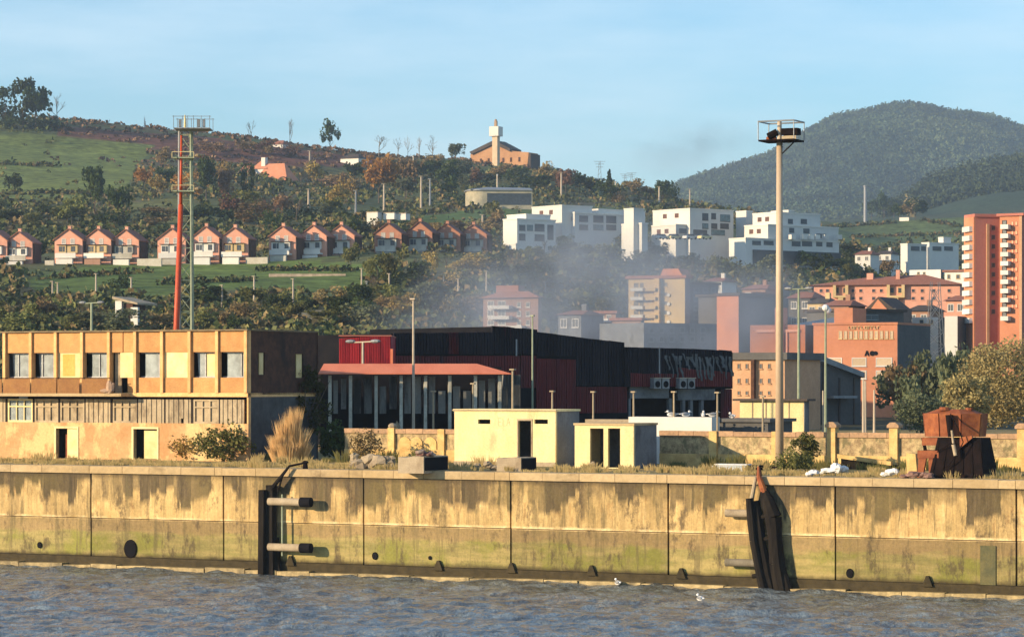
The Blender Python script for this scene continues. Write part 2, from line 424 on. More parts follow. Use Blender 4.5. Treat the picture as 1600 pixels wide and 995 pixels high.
# quay yard: flat ground behind the wall
a0 = Vector((-29.87, 168)); U2 = Vector((.895, -.4455)); V2 = Vector((.4455, .895))
def qp(u, v, z=0): p = a0 + U2 * u + V2 * v; return (p.x, p.y, z)
m, g_, o = newmat('trodden_dry_ground'); tc = g_.n('TexCoord', 3)
n1 = g_.noise(tc, .35, 7, .7); n2 = g_.noise(tc, 3, 6, .7)
c = g_.mix(g_.ramp(n1, .42, .58), (.32, .23, .11), (.16, .15, .06)); c = g_.mix(g_.ramp(n2, .5, .75), c, (.38, .28, .15))
fin(g_, o, c, .95, n2, .8, .1, 0, .08); M_yard = m
MB().add([qp(-400, 1.0, QZ - .03), qp(500, 1.0, QZ - .03), qp(560, 190, QZ - .03), qp(-460, 190, QZ - .03)], [(0, 1, 2, 3)]).build('quay_yard', M_yard, kind='structure')

# ---------------- water ----------------
m, g_, o = newmat('choppy_estuary_water'); tc = g_.n('TexCoord', 3)
n1 = g_.noise(g_.scl(tc, 1, .7, 1), 2.6, 5, .6); n2 = g_.noise(g_.scl(tc, 1, .7, 1), 9, 3, .6)
h = g_.mth('ADD', n1, g_.mth('MULTIPLY', n2, .25))
nb = g_.noise(g_.scl(tc, .55, .8, 1), 1.1, 5, .7)  # wave-scale noise paints bright crests and dark troughs into the colour
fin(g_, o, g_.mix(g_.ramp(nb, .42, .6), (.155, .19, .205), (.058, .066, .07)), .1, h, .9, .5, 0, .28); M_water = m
xs = np.linspace(-36, 36, 560); ys_ = np.linspace(100, 176, 420); Xg, Yw = np.meshgrid(xs, ys_); X = Xg.ravel(); Yv = Yw.ravel()
hgt = .34 * fbm(X / 1.5 + .3 * Yv, Yv / 1.1, 4, 21) + .34 * fbm(X / 3.4, Yv / 2.0 + X * .1, 3, 31) + .13 * fbm(X / .5, Yv / .45, 2, 41)
rg = 1 - np.abs(fbm(X / 2.2 - Yv * .12, Yv / 1.3, 3, 51)) * 4; hgt = hgt + .05 * rg
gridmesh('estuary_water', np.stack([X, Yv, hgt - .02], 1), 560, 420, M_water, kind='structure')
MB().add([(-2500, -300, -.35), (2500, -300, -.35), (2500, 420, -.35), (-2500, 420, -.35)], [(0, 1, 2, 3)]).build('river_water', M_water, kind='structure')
# ---------------- quay wall ----------------
qw = B('quay_wall', 'long stained ochre concrete quay wall rising from the water with green lower half', 'wall', 0, 168, QA, 0)
def wallmat():
    m, g, o = newmat('stained_quay_concrete'); tc = g.n('TexCoord', 3)
    sx = g.n('SeparateXYZ', 0, Vector=tc); sz = g.last.outputs[2]
    wob = g.n('VectorMath', 0, {'operation': 'ADD'}, _0=tc, _1=g.n('VectorMath', 0, {'operation': 'SCALE'}, _0=g.noise(g.scl(tc, 1, 1, .5), 1.1, 4, .6, 1), Scale=.45))
    def cells(scale, off):
        v = g.n('Mapping', Vector=wob, Scale=(1, 0, 0), Location=(off, 0, 0))
        c_ = g.n('TexVoronoi', 1, Vector=v, Scale=scale, Randomness=1.0)
        r_ = g.n('SeparateXYZ', 0, Vector=c_); return r_, g.last.outputs[1]
    ca, cb = cells(.75, 3.0); cc, cd = cells(2.1, 17.0)
    low = g.ramp(g.noise(g.scl(tc, 1, 0, .03), .16, 3, .5), .38, .62)
    L = g.mth('ADD', .45, g.mth('ADD', g.mth('MULTIPLY', ca, g.mth('ADD', .7, g.mth('MULTIPLY', low, .8))), g.mth('MULTIPLY', cc, .75)))
    zt = g.mth('SUBTRACT', 5.45, L)                     # where the dark run-off ends
    zz = g.mth('ADD', sz, g.mth('MULTIPLY', g.noise(g.scl(tc, 1, 1, .6), 2.0, 6, .7), .5))
    zz = g.mth('SUBTRACT', zz, .25)
    dark = g.n('MapRange', Value=g.mth('SUBTRACT', zz, zt), From_Min=-.12, From_Max=.22)
    dark = g.mth('MULTIPLY', dark, g.n('MapRange', Value=g.mth('ADD', cb, g.mth('MULTIPLY', cd, .5)), From_Min=.15, From_Max=.75, To_Min=.25, To_Max=1.0))
    br = g.ramp(g.noise(g.scl(tc, 1, 0, .05), 1.1, 3, .5), .55, .6)
    st = g.noise(g.scl(tc, 1, 1, .07), 5, 5, .7)
    dcol = g.mix(g.ramp(st, .35, .65), (.038, .03, .018), (.12, .088, .048))
    dcol = g.mix(g.ramp(g.noise(tc, .25, 3, .5), .45, .6), dcol, (.11, .085, .035))
    ycol = g.mix(g.ramp(g.noise(g.scl(tc, 1, 1, .5), .9, 6, .65), .38, .62), (.60, .42, .18), (.40, .275, .11))
    ycol = g.mix(g.ramp(g.noise(g.scl(tc, 1, 1, .25), 1.3, 4, .6), .58, .7), ycol, (.70, .52, .25))
    ycol = g.mix(g.mth('MULTIPLY', g.ramp(g.noise(g.scl(tc, 1, 1, .06), 2.6, 6, .75), .46, .6), .6), ycol, (.30, .205, .09))
    ycol = g.mix(g.mth('MULTIPLY', g.ramp(g.noise(g.scl(tc, 1, 1, .3), 2.1, 5, .7), .56, .66), .5), ycol, (.30, .15, .05))
    up = g.mix(g.mth('MULTIPLY', dark, .94), ycol, dcol)
    hb = g.noise(g.scl(tc, .12, 1, 1), 2.2, 5, .65)
    lo = g.mix(g.ramp(hb, .4, .6), (.33, .26, .10), (.22, .19, .065))
    lo = g.mix(g.ramp(g.noise(g.scl(tc, .4, 1, .5), .8, 5, .65), .5, .62), lo, (.21, .20, .045))
    br2 = g.mth('MULTIPLY', g.n('MapRange', Value=g.mth('ADD', sz, g.mth('MULTIPLY', g.noise(g.scl(tc, .3, 1, 1), 1.1, 4, .6), 1.2)), From_Min=2.55, From_Max=2.75), .75)
    lo = g.mix(br2, lo, g.mix(g.ramp(st, .3, .7), (.33, .22, .10), (.23, .15, .075)))
    lowm = g.n('MapRange', Value=g.mth('ADD', sz, g.mth('MULTIPLY', g.noise(tc, 2.2, 3, .6), .12)), From_Min=2.84, From_Max=2.78)
    c = g.mix(lowm, up, lo)
    vs = g.noise(g.scl(tc, 1, 1, .09), 2.1, 6, .75)
    c = g.mix(g.mth('MULTIPLY', g.ramp(vs, .52, .62), .65), c, (.12, .095, .045))
    c = g.mix(g.mth('MULTIPLY', g.ramp(g.noise(g.scl(tc, 1, 1, 1.4), .7, 6, .7), .55, .68), .4), c, (.15, .12, .055))
    c = g.n('HueSaturation', Color=c, Value=g.n('MapRange', Value=g.n('ObjectInfo', 5), To_Min=.8, To_Max=1.12))
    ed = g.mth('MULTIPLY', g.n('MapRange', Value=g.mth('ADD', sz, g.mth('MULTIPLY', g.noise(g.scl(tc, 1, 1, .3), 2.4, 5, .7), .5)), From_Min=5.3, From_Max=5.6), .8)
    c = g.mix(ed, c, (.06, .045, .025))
    bl_ = g.mth('MULTIPLY', g.ramp(g.noise(g.scl(tc, 1, 1, .45), 1.0, 7, .75), .53, .62), .75)
    c = g.mix(bl_, c, (.07, .05, .03))
    # lime crust along the joint, wet foot
    cr = g.mth('MULTIPLY', g.n('MapRange', Value=g.mth('ABSOLUTE', g.mth('SUBTRACT', sz, 2.84)), From_Min=.13, From_Max=.02), g.ramp(g.noise(g.scl(tc, .5, 1, 1), 1.5, 5, .7), .42, .6))
    c = g.mix(cr, c, (.74, .56, .30))
    ft = g.n('MapRange', Value=g.mth('ADD', sz, g.mth('MULTIPLY', g.noise(tc, 1.2, 4, .6), .35)), From_Min=1.05, From_Max=.8)
    c = g.mix(ft, c, (.05, .038, .016))
    f = g.noise(tc, 7, 5, .75)
    c = g.mix(.35, c, g.mix(1.0, c, g.n('MapRange', Value=f, From_Min=.3, From_Max=.7, To_Min=.5, To_Max=1.5), 'MULTIPLY'))
    fin(g, o, c, .85, g.mth('ADD', f, g.noise(tc, 1.2, 5, .6)), .5, .25, 0, .06)
    return m
M_wall = wallmat()
J = [qw.u(p) for p in (142, 349, 568, 798, 1044, 1305, 1588)]
J = [J[0] - 7.6 * 4, J[0] - 7.6 * 3, J[0] - 7.6 * 2, J[0] - 7.6] + J + [J[-1] + 7.7 * k for k in range(1, 9)]
for a, b in zip(J, J[1:]):
    a += .05; b -= .05; dj = rnd.uniform(-.015, .015)
    MB().box(a, b, dj, 1.0, 2.81, 5.36).build('wall_panel', M_wall, qw)
    MB().box(a, b, .03 + dj, 1.0, .62, 2.77).build('wall_panel', M_wall, qw)
    k = a - .05
    while k < b:
        e = min(k + rnd.uniform(1.8, 2.4), b + .05); jz = rnd.uniform(-.012, .012)
        MB().box(k + .012, e - .012, -.16 + rnd.uniform(-.015, .01), 1.15, 5.36, 5.78 + jz).build('coping_stone', M_cope, qw)
        k = e
MB().box(J[0] - 60, J[-1] + 60, .25, 1.4, -1, 5.3).build('wall_core', M_dark, qw)
M_ledge = pm('wet_ledge_stone', (.50, .38, .18), (.24, .18, .08), 1.5, dirt=(.05, .04, .02), rough=.5)
k = J[0]
while k < J[-1]:
    w = rnd.uniform(1.6, 4.2)
    x0, x1 = k, k + w - .015; q = rnd.uniform(.5, .62); zt = rnd.uniform(.14, .22)
    MB().prism([(x0, -1), (x1, -1), (x1 - .02, zt), (x0 + .02, zt + rnd.uniform(-.06, .02))], -q, .3).build('ledge_stone', M_ledge, qw)
    k += w
M_weed = pm('dark_weed_band', (.035, .027, .012), (.06, .045, .02), 2)
MB().box(J[0] - 60, J[-1] + 60, -.02, .3, -.5, .6).build('weed_band', M_weed, qw)
# timber rubbing wedges low on the wall
for px in (455, 686, 800, 925, 1065, 1450):
    u = qw.u(px)
    MB().prism([(u - .28, .45), (u + .28, .45), (u + .07, .98), (u - .06, .98)], -.16, .02).build('wedge', M_weed, qw)
for px, py, r in ((62, 851, .13), (204, 857, .38), (586, 868, .15), (672, 871, .08), (1328, 895, .17)):
    u = qw.u(px); z = qw.z(px, py); rr = r
    ho = MB()
    n = 18; vs = []; 
    for rad, y in ((rr * 1.12, .02), (rr * 1.1, -.05), (rr, -.06), (rr * .95, .12)):
        for i in range(n): t = 2 * math.pi * i / n; vs.append((u + rad * math.cos(t), y, z + rad * 1.25 * math.sin(t)))
    fs = [(j * n + i, j * n + (i + 1) % n, (j + 1) * n + (i + 1) % n, (j + 1) * n + i) for j in range(3) for i in range(n)]
    ho.add(vs, fs); ho.build('drain_outlet', M_rustd, qw)
    vs = [(u + rr * math.cos(2 * math.pi * i / n), -.045, z + rr * 1.25 * math.sin(2 * math.pi * i / n)) for i in range(n)]
    MB().add(vs, [tuple(range(n))]).build('drain_mouth', M_black, qw)  # black disc paints the dark inside of the hole
# vertical waler stain block at right
MB().holes(qw.u(1532), qw.u(1556), .62, qw.z(1545, 852), -.04, .0, []).build('patch', pm('algae_patch', (.10, .10, .05), (.16, .14, .06), 1.5), qw)

# ---------------- fenders on the wall ----------------
def timber(mb, pts, w, d):
    for (p, q) in zip(pts, pts[1:]):
        p = Vector(p); q = Vector(q); ax = (q - p)
        vs = []
        for e in (p, q):
            for a, b in ((-w, -d), (w, -d), (w, d), (-w, d)): vs.append((e.x + a / 2, e.y + b / 2, e.z))
        mb.add(vs, [(0, 3, 2, 1), (4, 5, 6, 7), (0, 1, 5, 4), (1, 2, 6, 5), (2, 3, 7, 6), (3, 0, 4, 7)])
    return mb
def at(bb, px, py, v): return (bb.u(px, v), v, bb.z(px, py, v))
f1 = B('timber_fender', 'broken dark timber fender with two pale rollers sticking out to the right', 'fender', 405, qY(405, -.75), QA, 0)
f1u = lambda px, py, v=0: at(f1, px, py, v)
a = f1.u(405); 
timber(MB(), [(a + .18, 0, -.6), (a + .22, 0, f1.z(412, 765))], .34, .35).build('front_pile', M_timber, f1)
timber(MB(), [(a + .62, .35, -.6), (a + .55, .35, 3.0), (a + .58, .35, f1.z(425, 758))], .42, .5).build('rear_pile', M_timber, f1)
timber(MB(), [(a + 1.15, .5, -.6), (a + .85, .5, .5), (a + .72, .5, 2.0)], .34, .3).build('prop', M_timber, f1)
MB().cyl(f1u(424, 764, .2), f1u(452, 728, .3), .13, .07).cyl(f1u(452, 728, .3), f1u(480, 722, 1.0), .07, .05).cyl(f1u(434, 768, .3), f1u(443, 738, .3), .07, .05).build('broken_brace', M_timber, f1)
MB().cyl(f1u(441, 772, .3), f1u(441, 868, .3), .05, n=8).build('chain_bar', M_greenp, f1)
for py in (783, 854):
    u0, _, z = f1u(420, py, .1); u1 = f1.u(470, .1)
    r_ = MB().cyl((u0, .1, z), (u1, .1, z), .21, n=16).build('roller', M_conc, f1, smooth=False)
    MB().cyl((u1, .1, z), (f1.u(486, .1), .1, z), .27, n=16).build('shaded_end_cap', M_black, r_)  # black piece paints the shade on the roller's right end
f2 = B('timber_fender', 'leaning pair of blackened fender piles with a pointed spike at the top, left stubs', 'fender', 1165, qY(1165, -.7), QA, 0)
f2p = lambda px, py, v=0: at(f2, px, py, v)
def pile(fr, pts, wp, d=.4, v=0):
    mb = MB(); q = [Vector(at(fr, px, py, v)) for px, py in pts]
    for i in range(len(q) - 1):
        mb.cyl(q[i], q[i + 1], wp[i], wp[i + 1], n=9)
    return mb
pile(f2, [(1171, 778), (1174, 810), (1177, 845), (1186, 890), (1194, 925)], [.2, .24, .2, .22, .26]).build('front_pile', M_timber, f2)
pile(f2, [(1180, 782), (1184, 812), (1190, 850), (1198, 895), (1206, 925)], [.22, .3, .24, .32, .3], v=.3).build('rear_pile', M_timber, f2)
pile(f2, [(1190, 758), (1199, 782), (1208, 808), (1211, 842), (1214, 880), (1222, 925)], [.14, .36, .44, .36, .42, .42], v=.35).build('bowed_pile', M_timber, f2)
pile(f2, [(1222, 890), (1232, 925)], [.2, .28], v=.35).build('foot', M_timber, f2)
pile(f2, [(1185, 728), (1186, 745), (1196, 775)], [.05, .14, .2], v=.3).build('spike', M_rust, f2)
pile(f2, [(1181, 745), (1174, 782)], [.09, .12], v=.3).build('brace', M_conc, f2)
for py in (845, 810, 900): pile(f2, [(1176, py), (1212, py - 6)], [.12, .12], v=.28).build('cross_tie', M_timber, f2)
for py in (801, 878):
    u0, _, z = f2p(1134, py, .3)
    MB().cyl((u0, .3, z), (f2.u(1180, .3), .3, z), .2, n=16).build('stub_roller', M_conc if py == 801 else M_timberl, f2)
# bollards on the coping
def bollard(px, label):
    t = B('mooring_bollard', label, 'bollard', px, qY(px, .5), QA, QZ)
    MB().cyl((0, 0, 0), (0, 0, .3), .16, .12, 12).build('post', M_rustd, t)
    MB().ball((0, 0, .36), .2, .16, .1).build('head', M_rustd, t, True)
bollard(477, 'small dark bollard on the quay edge above the left fender')
bollard(1186, 'small dark bollard on the quay edge above the right fender')

# ---------------- abandoned building at left ----------------
ob = B('abandoned_building', 'long derelict three storey orange building with boarded windows at the left of the quay', 'building', 5, qY(5, 12), QA, QZ)
u = ob.u; Z = lambda py, px=200: ob.z(px, py)
zt = ob.z(5, 520); z1b, z1t = ob.z(5, 590), ob.z(5, 551.5); zf_ = ob.z(5, 613); zs = ob.z(5, 619); zl0, zl1 = ob.z(5, 659), ob.z(5, 623)
PL = [u(p) for p in (8, 49, 88, 129, 171, 212, 254, 297, 340, 385)]
W_ = u(388); D_ = ob.vside(497, W_)
for i in range(9):
    a, b = PL[i] + .11, PL[i + 1] - .11; j = rnd.uniform(0, .02)
    if i == 4:
        m_ = a + (b - a) * .52
        MB().box(a, m_ - .03, j, .3, z1t, zt).build('upper_panel', M_plaster_o, ob); MB().box(m_ + .03, b, j + .02, .3, z1t, zt).build('upper_panel', M_plaster_o, ob)
    else: MB().box(a, b, j, .3, z1t, zt).build('upper_panel', M_plaster_o, ob)
    if i == 4: MB().box(a + (b - a) * .72, b, j, .3, zf_, z1b).build('spandrel_panel', M_plaster_o, ob)
    else: MB().box(a, b, j, .3, zf_, z1b).build('spandrel_panel', M_plaster_o, ob)
    if i in (2, 6):
        bo = MB().box(a, b, .06, .16, z1b, z1t).build('window_board', M_yboard, ob, )
        if i == 2: MB().box(a + .35, b - .5, .05, .07, z1b + .1, z1t - .1).build('stain', pm('orange_stain', (.62, .36, .08), (.66, .44, .12), 1), bo)
    elif i == 4:
        MB().box(a + (b - a) * .38, b, .06, .16, z1b, z1t).build('window_board', M_yboard, ob)
        MB().box(a + .1, a + (b - a) * .34, .3, .4, zf_, z1t).build('open_shutter', M_corr, ob)
    else:
        fr = MB().box(b - .07, b, .32, .42, z1b, z1t).box(a + .07, b - .07, .32, .42, z1b, z1b + .08).box(a + .07, b - .07, .32, .42, z1t - .08, z1t)
        mx = a + (b - a) * (.38, .3, 0, .52, 0, .8, 0, .45, .75)[i]; fr.box(mx - .035, mx + .035, .33, .42, z1b + .08, z1t - .08)
        wf = fr.build('window', M_galv, ob)
        gm = glass('dusty_glass', (.10, .12, .125), .3)
        p1 = MB().box(a + .36, max(mx - .035, a + .4), .36, .375, z1b + .08, z1t - .08)  # pane stops short so a dark strip stands for the reveal's shadow
        if i in (0, 1, 7): p1 = MB().add([(a + .3, .36, z1b + .08), (mx - .035, .36, z1b + .08), (mx - .035, .36, z1t - .08), (a + .2, .36, z1t - .08)], [(0, 1, 2, 3)])
        p1.build('pane', gm, wf)
        MB().box(mx + .035, b - .07, .39, .405, z1b + .08, z1t - .08).build('pane', gm if i != 7 else M_yboard, wf)
        if i in (3, 5): MB().box(a + .3, b - .3, .5, .52, z1b + .1, z1t - .12).build('blind', M_galv, wf)
for i, p in enumerate(PL):
    w2 = .1
    MB().box(p - w2, p + w2, -.14, .3, zf_, zt).build('pilaster', M_pil, ob)
MB().box(u(3), W_ + .05, -.2, D_, zt, zt + .09).build('roof_slab', pm('weathered_roof_edge', (.20, .15, .09), (.30, .22, .12), 2), ob)
MB().box(W_ - .1, W_, 0, .3, zl0, zt).build('corner_pier', M_pil, ob)
# floor slab and balcony
MB().box(u(-60), W_, -.08, D_ - .2, zs, zf_).build('floor_slab', M_pil, ob)
bl = MB().box(u(-60), u(205), -1.1, -.08, zs + .02, zf_ - .04).build('balcony', M_cope, ob)
for i, (p, q) in enumerate([(-55, 3), (5, 47), (49, 88), (90, 124), (128, 168)]):
    MB().box(ob.u(p, -1.05), ob.u(q, -1.05), -1.07, -1.04, zf_ - .04, ob.z(100, 592, -1.05)).build('railing_panel', pm('brown_railing_panel', (.34, .17, .06), (.28, .13, .05), 1), bl)
MB().cyl((ob.u(-60, -1.05), -1.05, ob.z(5, 591, -1.05)), (ob.u(172, -1.05), -1.05, ob.z(5, 591, -1.05)), .03, n=6).build('handrail', M_rustd, bl)
MB().ball((ob.u(172, -1.0), -1.0, zf_ + .35), .3, .2, .4, jit=.5).ball((ob.u(166, -1.0), -1.05, zf_ + .1), .4, .2, .15, jit=.5).build('collapsed_debris', pm('dusty_rag', (.45, .3, .2), (.3, .2, .14), 3), bl)
# strip of corrugated sheets on the middle floor
LP = [u(p) for p in (-58, -36, 8, 50, 90, 131, 172, 213, 256, 298, 341, 381)]
for i in range(len(LP) - 1):
    a, b = LP[i] + .12, LP[i + 1] - .04
    if i in (2, 3, 4, 6, 9):
        fr = MB()
        fr.holes(a, b, zl0, zl1, .12, .2, [(a + .08 + (b - a - .16) * k / 3 + .03, a + .08 + (b - a - .16) * (k + 1) / 3 - .03, zl0 + .12, zl0 + .95) for k in range(3)] +
                 [(a + .08 + (b - a - .16) * k / 3 + .03, a + .08 + (b - a - .16) * (k + 1) / 3 - .03, zl0 + 1.03, zl1 - .1) for k in range(3)])
        wf = fr.build('window', M_hut if i == 2 else M_corr, ob)
        MB().box(a + .05, b - .05, .21, .22, zl0 + .05, zl1 - .05).build('pane', glass('dusty_glass', (.10, .12, .125), .3) if i == 2 else M_corr, wf)
    else:
        mb = MB(); n = 5; k = 0
        for k in range(n):
            x0 = a + (b - a) * k / n; x1 = a + (b - a) * (k + .55) / n; xe = a + (b - a) * (k + 1) / n
            zb = zl0 + (rnd.choice([0, 0, .3, .25]) if rnd.random() < .12 else 0)
            mb.box(x0, x1, .03, .2, zb, zl1); mb.box(x1, xe, .075, .2, zl0, zl1)
        mb.build('corrugated_sheet', M_corr, ob)
    MB().box(LP[i] - .03, LP[i] + .1, .1, .3, zl0, zl1).build('post', M_dark, ob)
# ground floor
d1 = (u(88), u(121), 0, ob.z(100, 669)); d2 = (u(209), u(246), 0, ob.z(228, 670))
gb = MB().holes(u(-60), W_, -.4, zl0, 0, .3, [(d[0], d[1], d[2], d[3]) for d in (d1, d2)]).build('base_wall', M_base, ob)
for k, d in enumerate((d1, d2)):
    fr = MB().box(d[0] - .14, d[0], -.05, .1, 0, d[3] + .12).box(d[1], d[1] + .1, -.05, .1, 0, d[3] + .12).box(d[0], d[1], -.05, .1, d[3], d[3] + .12).build('door_frame', M_hut, ob)
    x = d[0] + (d[1] - d[0]) * (.5 if k == 0 else .42)
    MB().box(x, d[1], .05, .12, .05, d[3] - (.0 if k == 0 else .1)).build('door_leaf', M_yboard, fr)
    if k == 0: MB().box(d[0] + .5, x - .02, .3, .34, .05, d[3] * .8).build('inner_door', M_rust, fr)
# end wall, back wall, interior
hs = [(ob.vside(403, W_), ob.vside(414, W_), ob.zs(408, 585, W_), ob.zs(408, 551, W_)), (ob.vside(461, W_), ob.vside(474, W_), ob.zs(467, 590, W_), ob.zs(467, 553, W_))]
def sidewall(bb, uu, th, z0, z1, v0, v1, hs):
    mb = MB(); t = MB().holes(v0, v1, z0, z1, 0, th, hs)
    mb.v = [(uu - y, x, z) for x, y, z in t.v]; mb.f = [tuple(reversed(f)) for f in t.f]; return mb
sidewall(ob, W_, .25, zf_ - .1, zt, .31, D_, hs).build('end_wall', M_dbrick, ob)
sidewall(ob, W_, .25, -.4, zs, .31, D_, []).build('end_wall_base', pm('dark_grey_render', (.085, .085, .085), (.05, .05, .05), .8), ob)
for h in hs:
    MB().box(W_ - .12, W_ - .06, h[0] + .25, h[1] - .1, h[2], h[3]).build('window_board', M_yboard, ob)
MB().box(u(-60), W_, D_ - .25, D_ - .01, -.4, zt).build('back_wall', M_dbrick, ob)
MB().box(u(-60), u(3), 1.6, 1.8, -.4, zs).box(u(3), u(3) + .2, .31, D_, zf_, zt).build('inner_wall', M_grey, ob)
MB().box(u(5), W_ - .3, 2.6, 2.7, 0, zt - .1).build('corridor_wall', M_dark, ob)

# ---------------- yard: huts, walls ----------------
h1 = B('yellow_hut', 'larger pale yellow flat roofed hut with one dark doorway and two slot windows', 'hut', 710, qY(710, 11), QA, QZ)
w1 = h1.u(868); d1_ = h1.vside(905, w1); H = h1.z(710, 642)
def hutshell(h, w, d, H, holes, mat, side, roofm):
    MB().holes(0, w, -.3, H, 0, .2, holes).build('front_wall', mat, h)
    MB().box(w - .2, w - .003, .2, d - .2, -.3, H).build('side_wall', side, h); MB().box(0, .2, .2, d - .2, -.3, H).build('side_wall', mat, h)  # grey of the right wall paints its shade
    MB().box(0, w, d - .2, d, -.3, H).build('back_wall', side, h)
    MB().box(-.06, w + .06, -.06, d + .06, H, H + .12).build('roof_slab', roofm, h)
    MB().box(.2, w - .2, .2, d - .2, -.1, .02).build('floor', M_dark, h)
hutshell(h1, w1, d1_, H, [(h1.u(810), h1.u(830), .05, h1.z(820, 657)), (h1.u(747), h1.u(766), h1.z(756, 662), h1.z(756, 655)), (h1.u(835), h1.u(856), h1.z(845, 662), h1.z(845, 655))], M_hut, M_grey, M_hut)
MB().box(h1.u(810) - .08, h1.u(810), -.03, .1, .05, h1.z(820, 657)).box(h1.u(830), h1.u(830) + .08, -.03, .1, .05, h1.z(820, 657)).box(h1.u(810) - .08, h1.u(830) + .08, -.03, .1, h1.z(820, 657), h1.z(820, 657) + .1).build('door_frame', M_conc, h1)
MB().box(-.1, w1 + .1, -.1, .0, H + .03, H + .09).build('roof_drip', M_conc, h1)
MB().box(-.02, w1, -.05, -.005, -.1, .22).build('stained_plinth', M_conc, h1)
gr = MB()   # faint letters sprayed between the slots
gu, gz0, gz1 = h1.u(779), h1.z(790, 665), h1.z(790, 653); gh = gz1 - gz0; s_ = .3; t_ = .05
def stroke(x0, z0, x1, z1):
    dx, dz = x1 - x0, z1 - z0; l = math.hypot(dx, dz); nx, nz = -dz / l * t_ / 2, dx / l * t_ / 2
    gr.add([(gu + x0 - nx, -.006, gz0 + z0 - nz), (gu + x1 - nx, -.006, gz0 + z1 - nz), (gu + x1 + nx, -.006, gz0 + z1 + nz), (gu + x0 + nx, -.006, gz0 + z0 + nz)], [(0, 1, 2, 3)])
for l_ in (((0, 0), (0, gh), (.2, gh)), ((0, gh / 2), (.16, gh / 2)), ((0, 0), (.2, 0)), ((.28, gh), (.28, 0), (.46, 0)), ((.52, 0), (.63, gh), (.74, 0)), ((.57, gh * .4), (.69, gh * .4))):
    for p, q in zip(l_, l_[1:]): stroke(*p, *q)
gr.build('sprayed_letters', pm('faded_pink_spray', (.66, .44, .24), (.62, .46, .24), 2), h1)
h2 = B('yellow_hut', 'smaller pale yellow hut beside it with two open doorways and its shaded side painted grey', 'hut', 898, qY(898, 9.5), QA, QZ)
w2 = h2.u(990); d2_ = h2.vside(1026, w2); H = h2.z(900, 664)
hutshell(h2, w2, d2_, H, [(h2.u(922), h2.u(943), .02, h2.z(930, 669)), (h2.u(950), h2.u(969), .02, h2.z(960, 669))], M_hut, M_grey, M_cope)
MB().ball((h2.u(925), .1, .15), .25, .2, .2, jit=.4).build('rubble', M_conc, h2)
# perimeter wall
def perim(label, px0, px1, piers, off=15, ztop=None, caps=True):
    w = B('perimeter_wall', label, 'wall', px0, qY(px0, off), QA, QZ)
    W = w.u(px1); ht = w.z(px0, ztop[0]); hb = w.z(px0, ztop[1])
    us = [0] + [w.u(p) for p in piers] + [W]
    for a, b in zip(us, us[1:]):
        if b - a < .3: continue
        MB().box(a, b, 0, .3, -.3, hb).build('plinth', M_pier, w)
        MB().box(a, b, .06, .28, hb, ht - .28).build('masonry_panel', M_rubble, w)
        k = a
        while k < b - .05:
            e = min(b, k + rnd.uniform(.9, 1.3)); MB().box(k + .01, e - .01, -.04, .34, ht - .28, ht + rnd.uniform(-.02, .02)).build('coping_stone', M_brickcap, w); k = e
    return w, ht, hb
pw, ht, hb = perim('left stretch of crumbling ochre wall between the dark tree and the larger yellow hut', 538, 712, [612, 690], 15, (669, 701))
for px in (612, 690):
    a = pw.u(px); MB().box(a - .22, a + .22, -.12, .4, -.3, ht + (.05 if px == 612 else .0)).build('pier', M_pier, pw)
MB().ball((pw.u(612), .1, ht + .15), .28, .28, .2).build('pier_cap', M_conc, pw)
for px in (632, 650, 672):   # arched infill stones
    a = pw.u(px); n = 8; pts = [(a - .42, hb), (a + .42, hb)] + [(a + .42 * math.cos(math.pi * i / n), hb + .35 + .42 * math.sin(math.pi * i / n)) for i in range(n + 1)]
    MB().prism(pts, .0, .08).build('arched_stone', M_pier, pw)
PR = (1115, 1213, 1300, 1397, 1498, 1597, 1700)
pw, ht, hb = perim('right stretch of rubble panelled wall with tall ochre piers, from the smaller hut to the frame edge', 1030, 1800, PR, 15, (673, 708))
for px in PR:
    a = pw.u(px); tall = px >= 1300
    hh = ht + (.28 if tall else .02)
    MB().box(a - .24, a + .24, -.16, .42, -.3, hh).build('pier', M_pier, pw)
    if tall:
        MB().prism([(a - .34, hh), (a + .34, hh), (a + .34, hh + .14), (a + .16, hh + .3), (a - .16, hh + .3), (a - .34, hh + .14)], -.26, .52).build('pier_cap', M_brickcap, pw)
# white parapet and low roofs behind the wall
wp = B('white_parapet', 'long low whitewashed parapet block behind the smaller yellow hut', 'parapet', 982, qY(982, 19), QA, QZ)
MB().box(0, wp.u(1112), 0, 1.2, -.2, wp.z(1000, 651)).build('parapet_block', M_whitew, wp); MB().box(wp.u(912), 0, .2, 1.2, -.2, wp.z(950, 655)).build('roof_ledge', M_conc, wp)
lr = B('low_grey_roof', 'low dark grey roof behind the wall left of the tall lamp mast', 'shed', 1116, qY(1116, 22), QA, QZ)
MB().box(0, lr.u(1200), 0, 4, -.2, lr.z(1150, 659)).build('walls', M_slate, lr); MB().box(-.2, lr.u(1200) + .2, -.2, 4.2, lr.z(1150, 659), lr.z(1150, 654)).build('roof', M_slate, lr)
